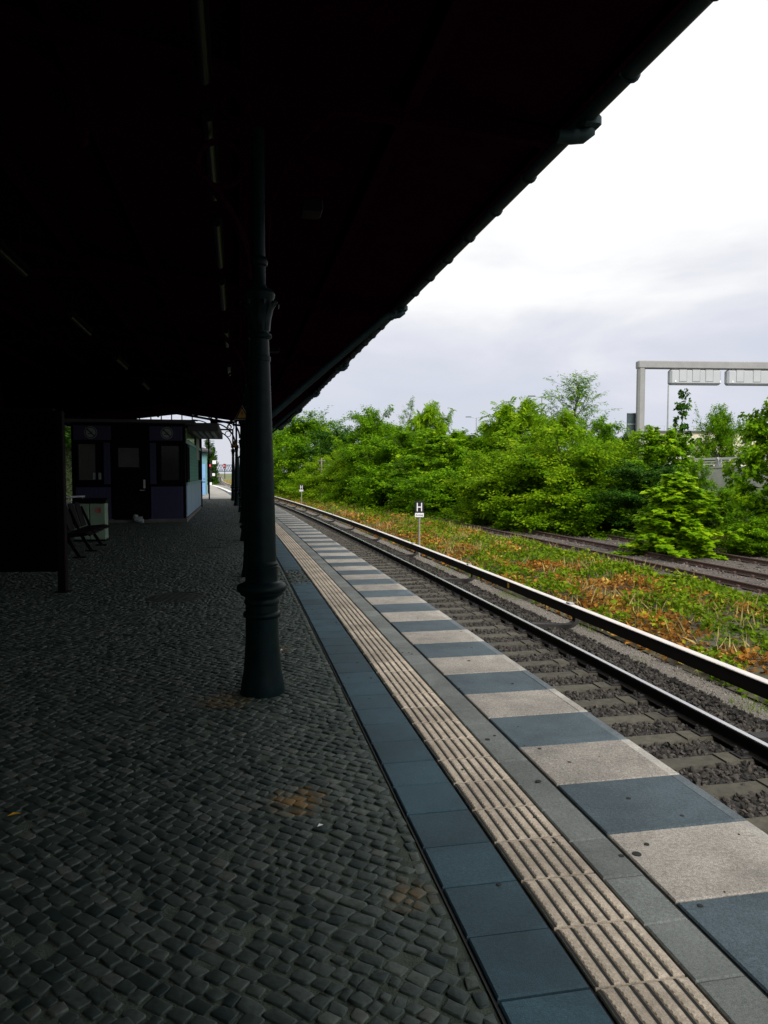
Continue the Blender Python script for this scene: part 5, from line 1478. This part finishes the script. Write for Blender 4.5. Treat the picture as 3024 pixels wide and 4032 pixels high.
# ================================================================== CAMERA, LIGHT, WORLD
cd = bpy.data.cameras.new('Camera'); cam = bpy.data.objects.new('Camera', cd); col.objects.link(cam)
cam.location = (0, 0, CAMH)
cam.rotation_euler = (R(90) - math.atan((2016 - 1859) / 2912), 0, 0)
cd.sensor_fit = 'VERTICAL'; cd.sensor_height = 36; cd.lens = 26.0
cd.clip_start = .05; cd.clip_end = 4000
scene.camera = cam

SUN_EL, SUN_AZ = R(42), R(156)     # azimuth clockwise from +Y (towards +X)
sd = bpy.data.lights.new('Sun', 'SUN'); sun = bpy.data.objects.new('Sun', sd); col.objects.link(sun)
sd.energy = 3.8; sd.angle = R(30); sd.color = (1.0, .96, .90)
dv = Vector((math.sin(SUN_AZ) * math.cos(SUN_EL), math.cos(SUN_AZ) * math.cos(SUN_EL), math.sin(SUN_EL)))
sun.rotation_euler = (-dv).to_track_quat('-Z', 'Y').to_euler()

w = bpy.data.worlds.new('World'); scene.world = w; w.use_nodes = True
nt = w.node_tree; N, L = nt.nodes, nt.links
bg = N['Background']; bg.inputs['Strength'].default_value = .1
sk = N.new('ShaderNodeTexSky'); sk.sky_type = 'NISHITA'; sk.sun_disc = False; sk.sun_elevation = SUN_EL; sk.sun_rotation = SUN_AZ
tc = N.new('ShaderNodeTexCoord')
sp = N.new('ShaderNodeSeparateXYZ'); L.new(tc.outputs['Generated'], sp.inputs[0])
mp = N.new('ShaderNodeMapping'); mp.inputs['Scale'].default_value = (1.0, 1.0, 3.2); L.new(tc.outputs['Generated'], mp.inputs[0])
n1 = N.new('ShaderNodeTexNoise'); n1.inputs['Scale'].default_value = 2.4; n1.inputs['Detail'].default_value = 7; n1.inputs['Roughness'].default_value = .52; n1.inputs['Distortion'].default_value = .3
L.new(mp.outputs[0], n1.inputs['Vector'])
ma = N.new('ShaderNodeMath'); ma.operation = 'MULTIPLY_ADD'; ma.inputs[1].default_value = .62; ma.inputs[2].default_value = -.29
L.new(n1.outputs['Fac'], ma.inputs[0])
ad = N.new('ShaderNodeMath'); ad.operation = 'ADD'; L.new(sp.outputs['Z'], ad.inputs[0]); L.new(ma.outputs[0], ad.inputs[1])
rp = N.new('ShaderNodeValToRGB'); e = rp.color_ramp.elements
e[0].position = 0.0; e[0].color = (.70, .715, .80, 1)
e[1].position = 1.0; e[1].color = (1.1, 1.1, 1.1, 1)
for (p_, c_) in ((.06, (.66, .70, .81)), (.14, (.72, .74, .84)), (.22, (.84, .85, .91)), (.29, (1.0, 1.0, 1.01)), (.38, (1.15, 1.15, 1.15))):
    q = e.new(p_); q.color = (*c_, 1)
L.new(ad.outputs[0], rp.inputs['Fac'])
sc = N.new('ShaderNodeVectorMath'); sc.operation = 'SCALE'; sc.inputs['Scale'].default_value = 10.0; L.new(rp.outputs['Color'], sc.inputs[0])
mx = N.new('ShaderNodeMix'); mx.data_type = 'RGBA'; mx.inputs[0].default_value = .95
L.new(sk.outputs[0], mx.inputs[6]); L.new(sc.outputs[0], mx.inputs[7]); L.new(mx.outputs[2], bg.inputs['Color'])

vs = scene.view_settings
scene.display_settings.display_device = 'sRGB'
vs.view_transform = 'Standard'; vs.look = 'None'; vs.exposure = 0.0; vs.gamma = 1.0
scene.cycles.max_bounces = 6; scene.cycles.diffuse_bounces = 3; scene.cycles.glossy_bounces = 3; scene.cycles.transmission_bounces = 4
scene.cycles.use_denoising = True
scene.render.film_transparent = False
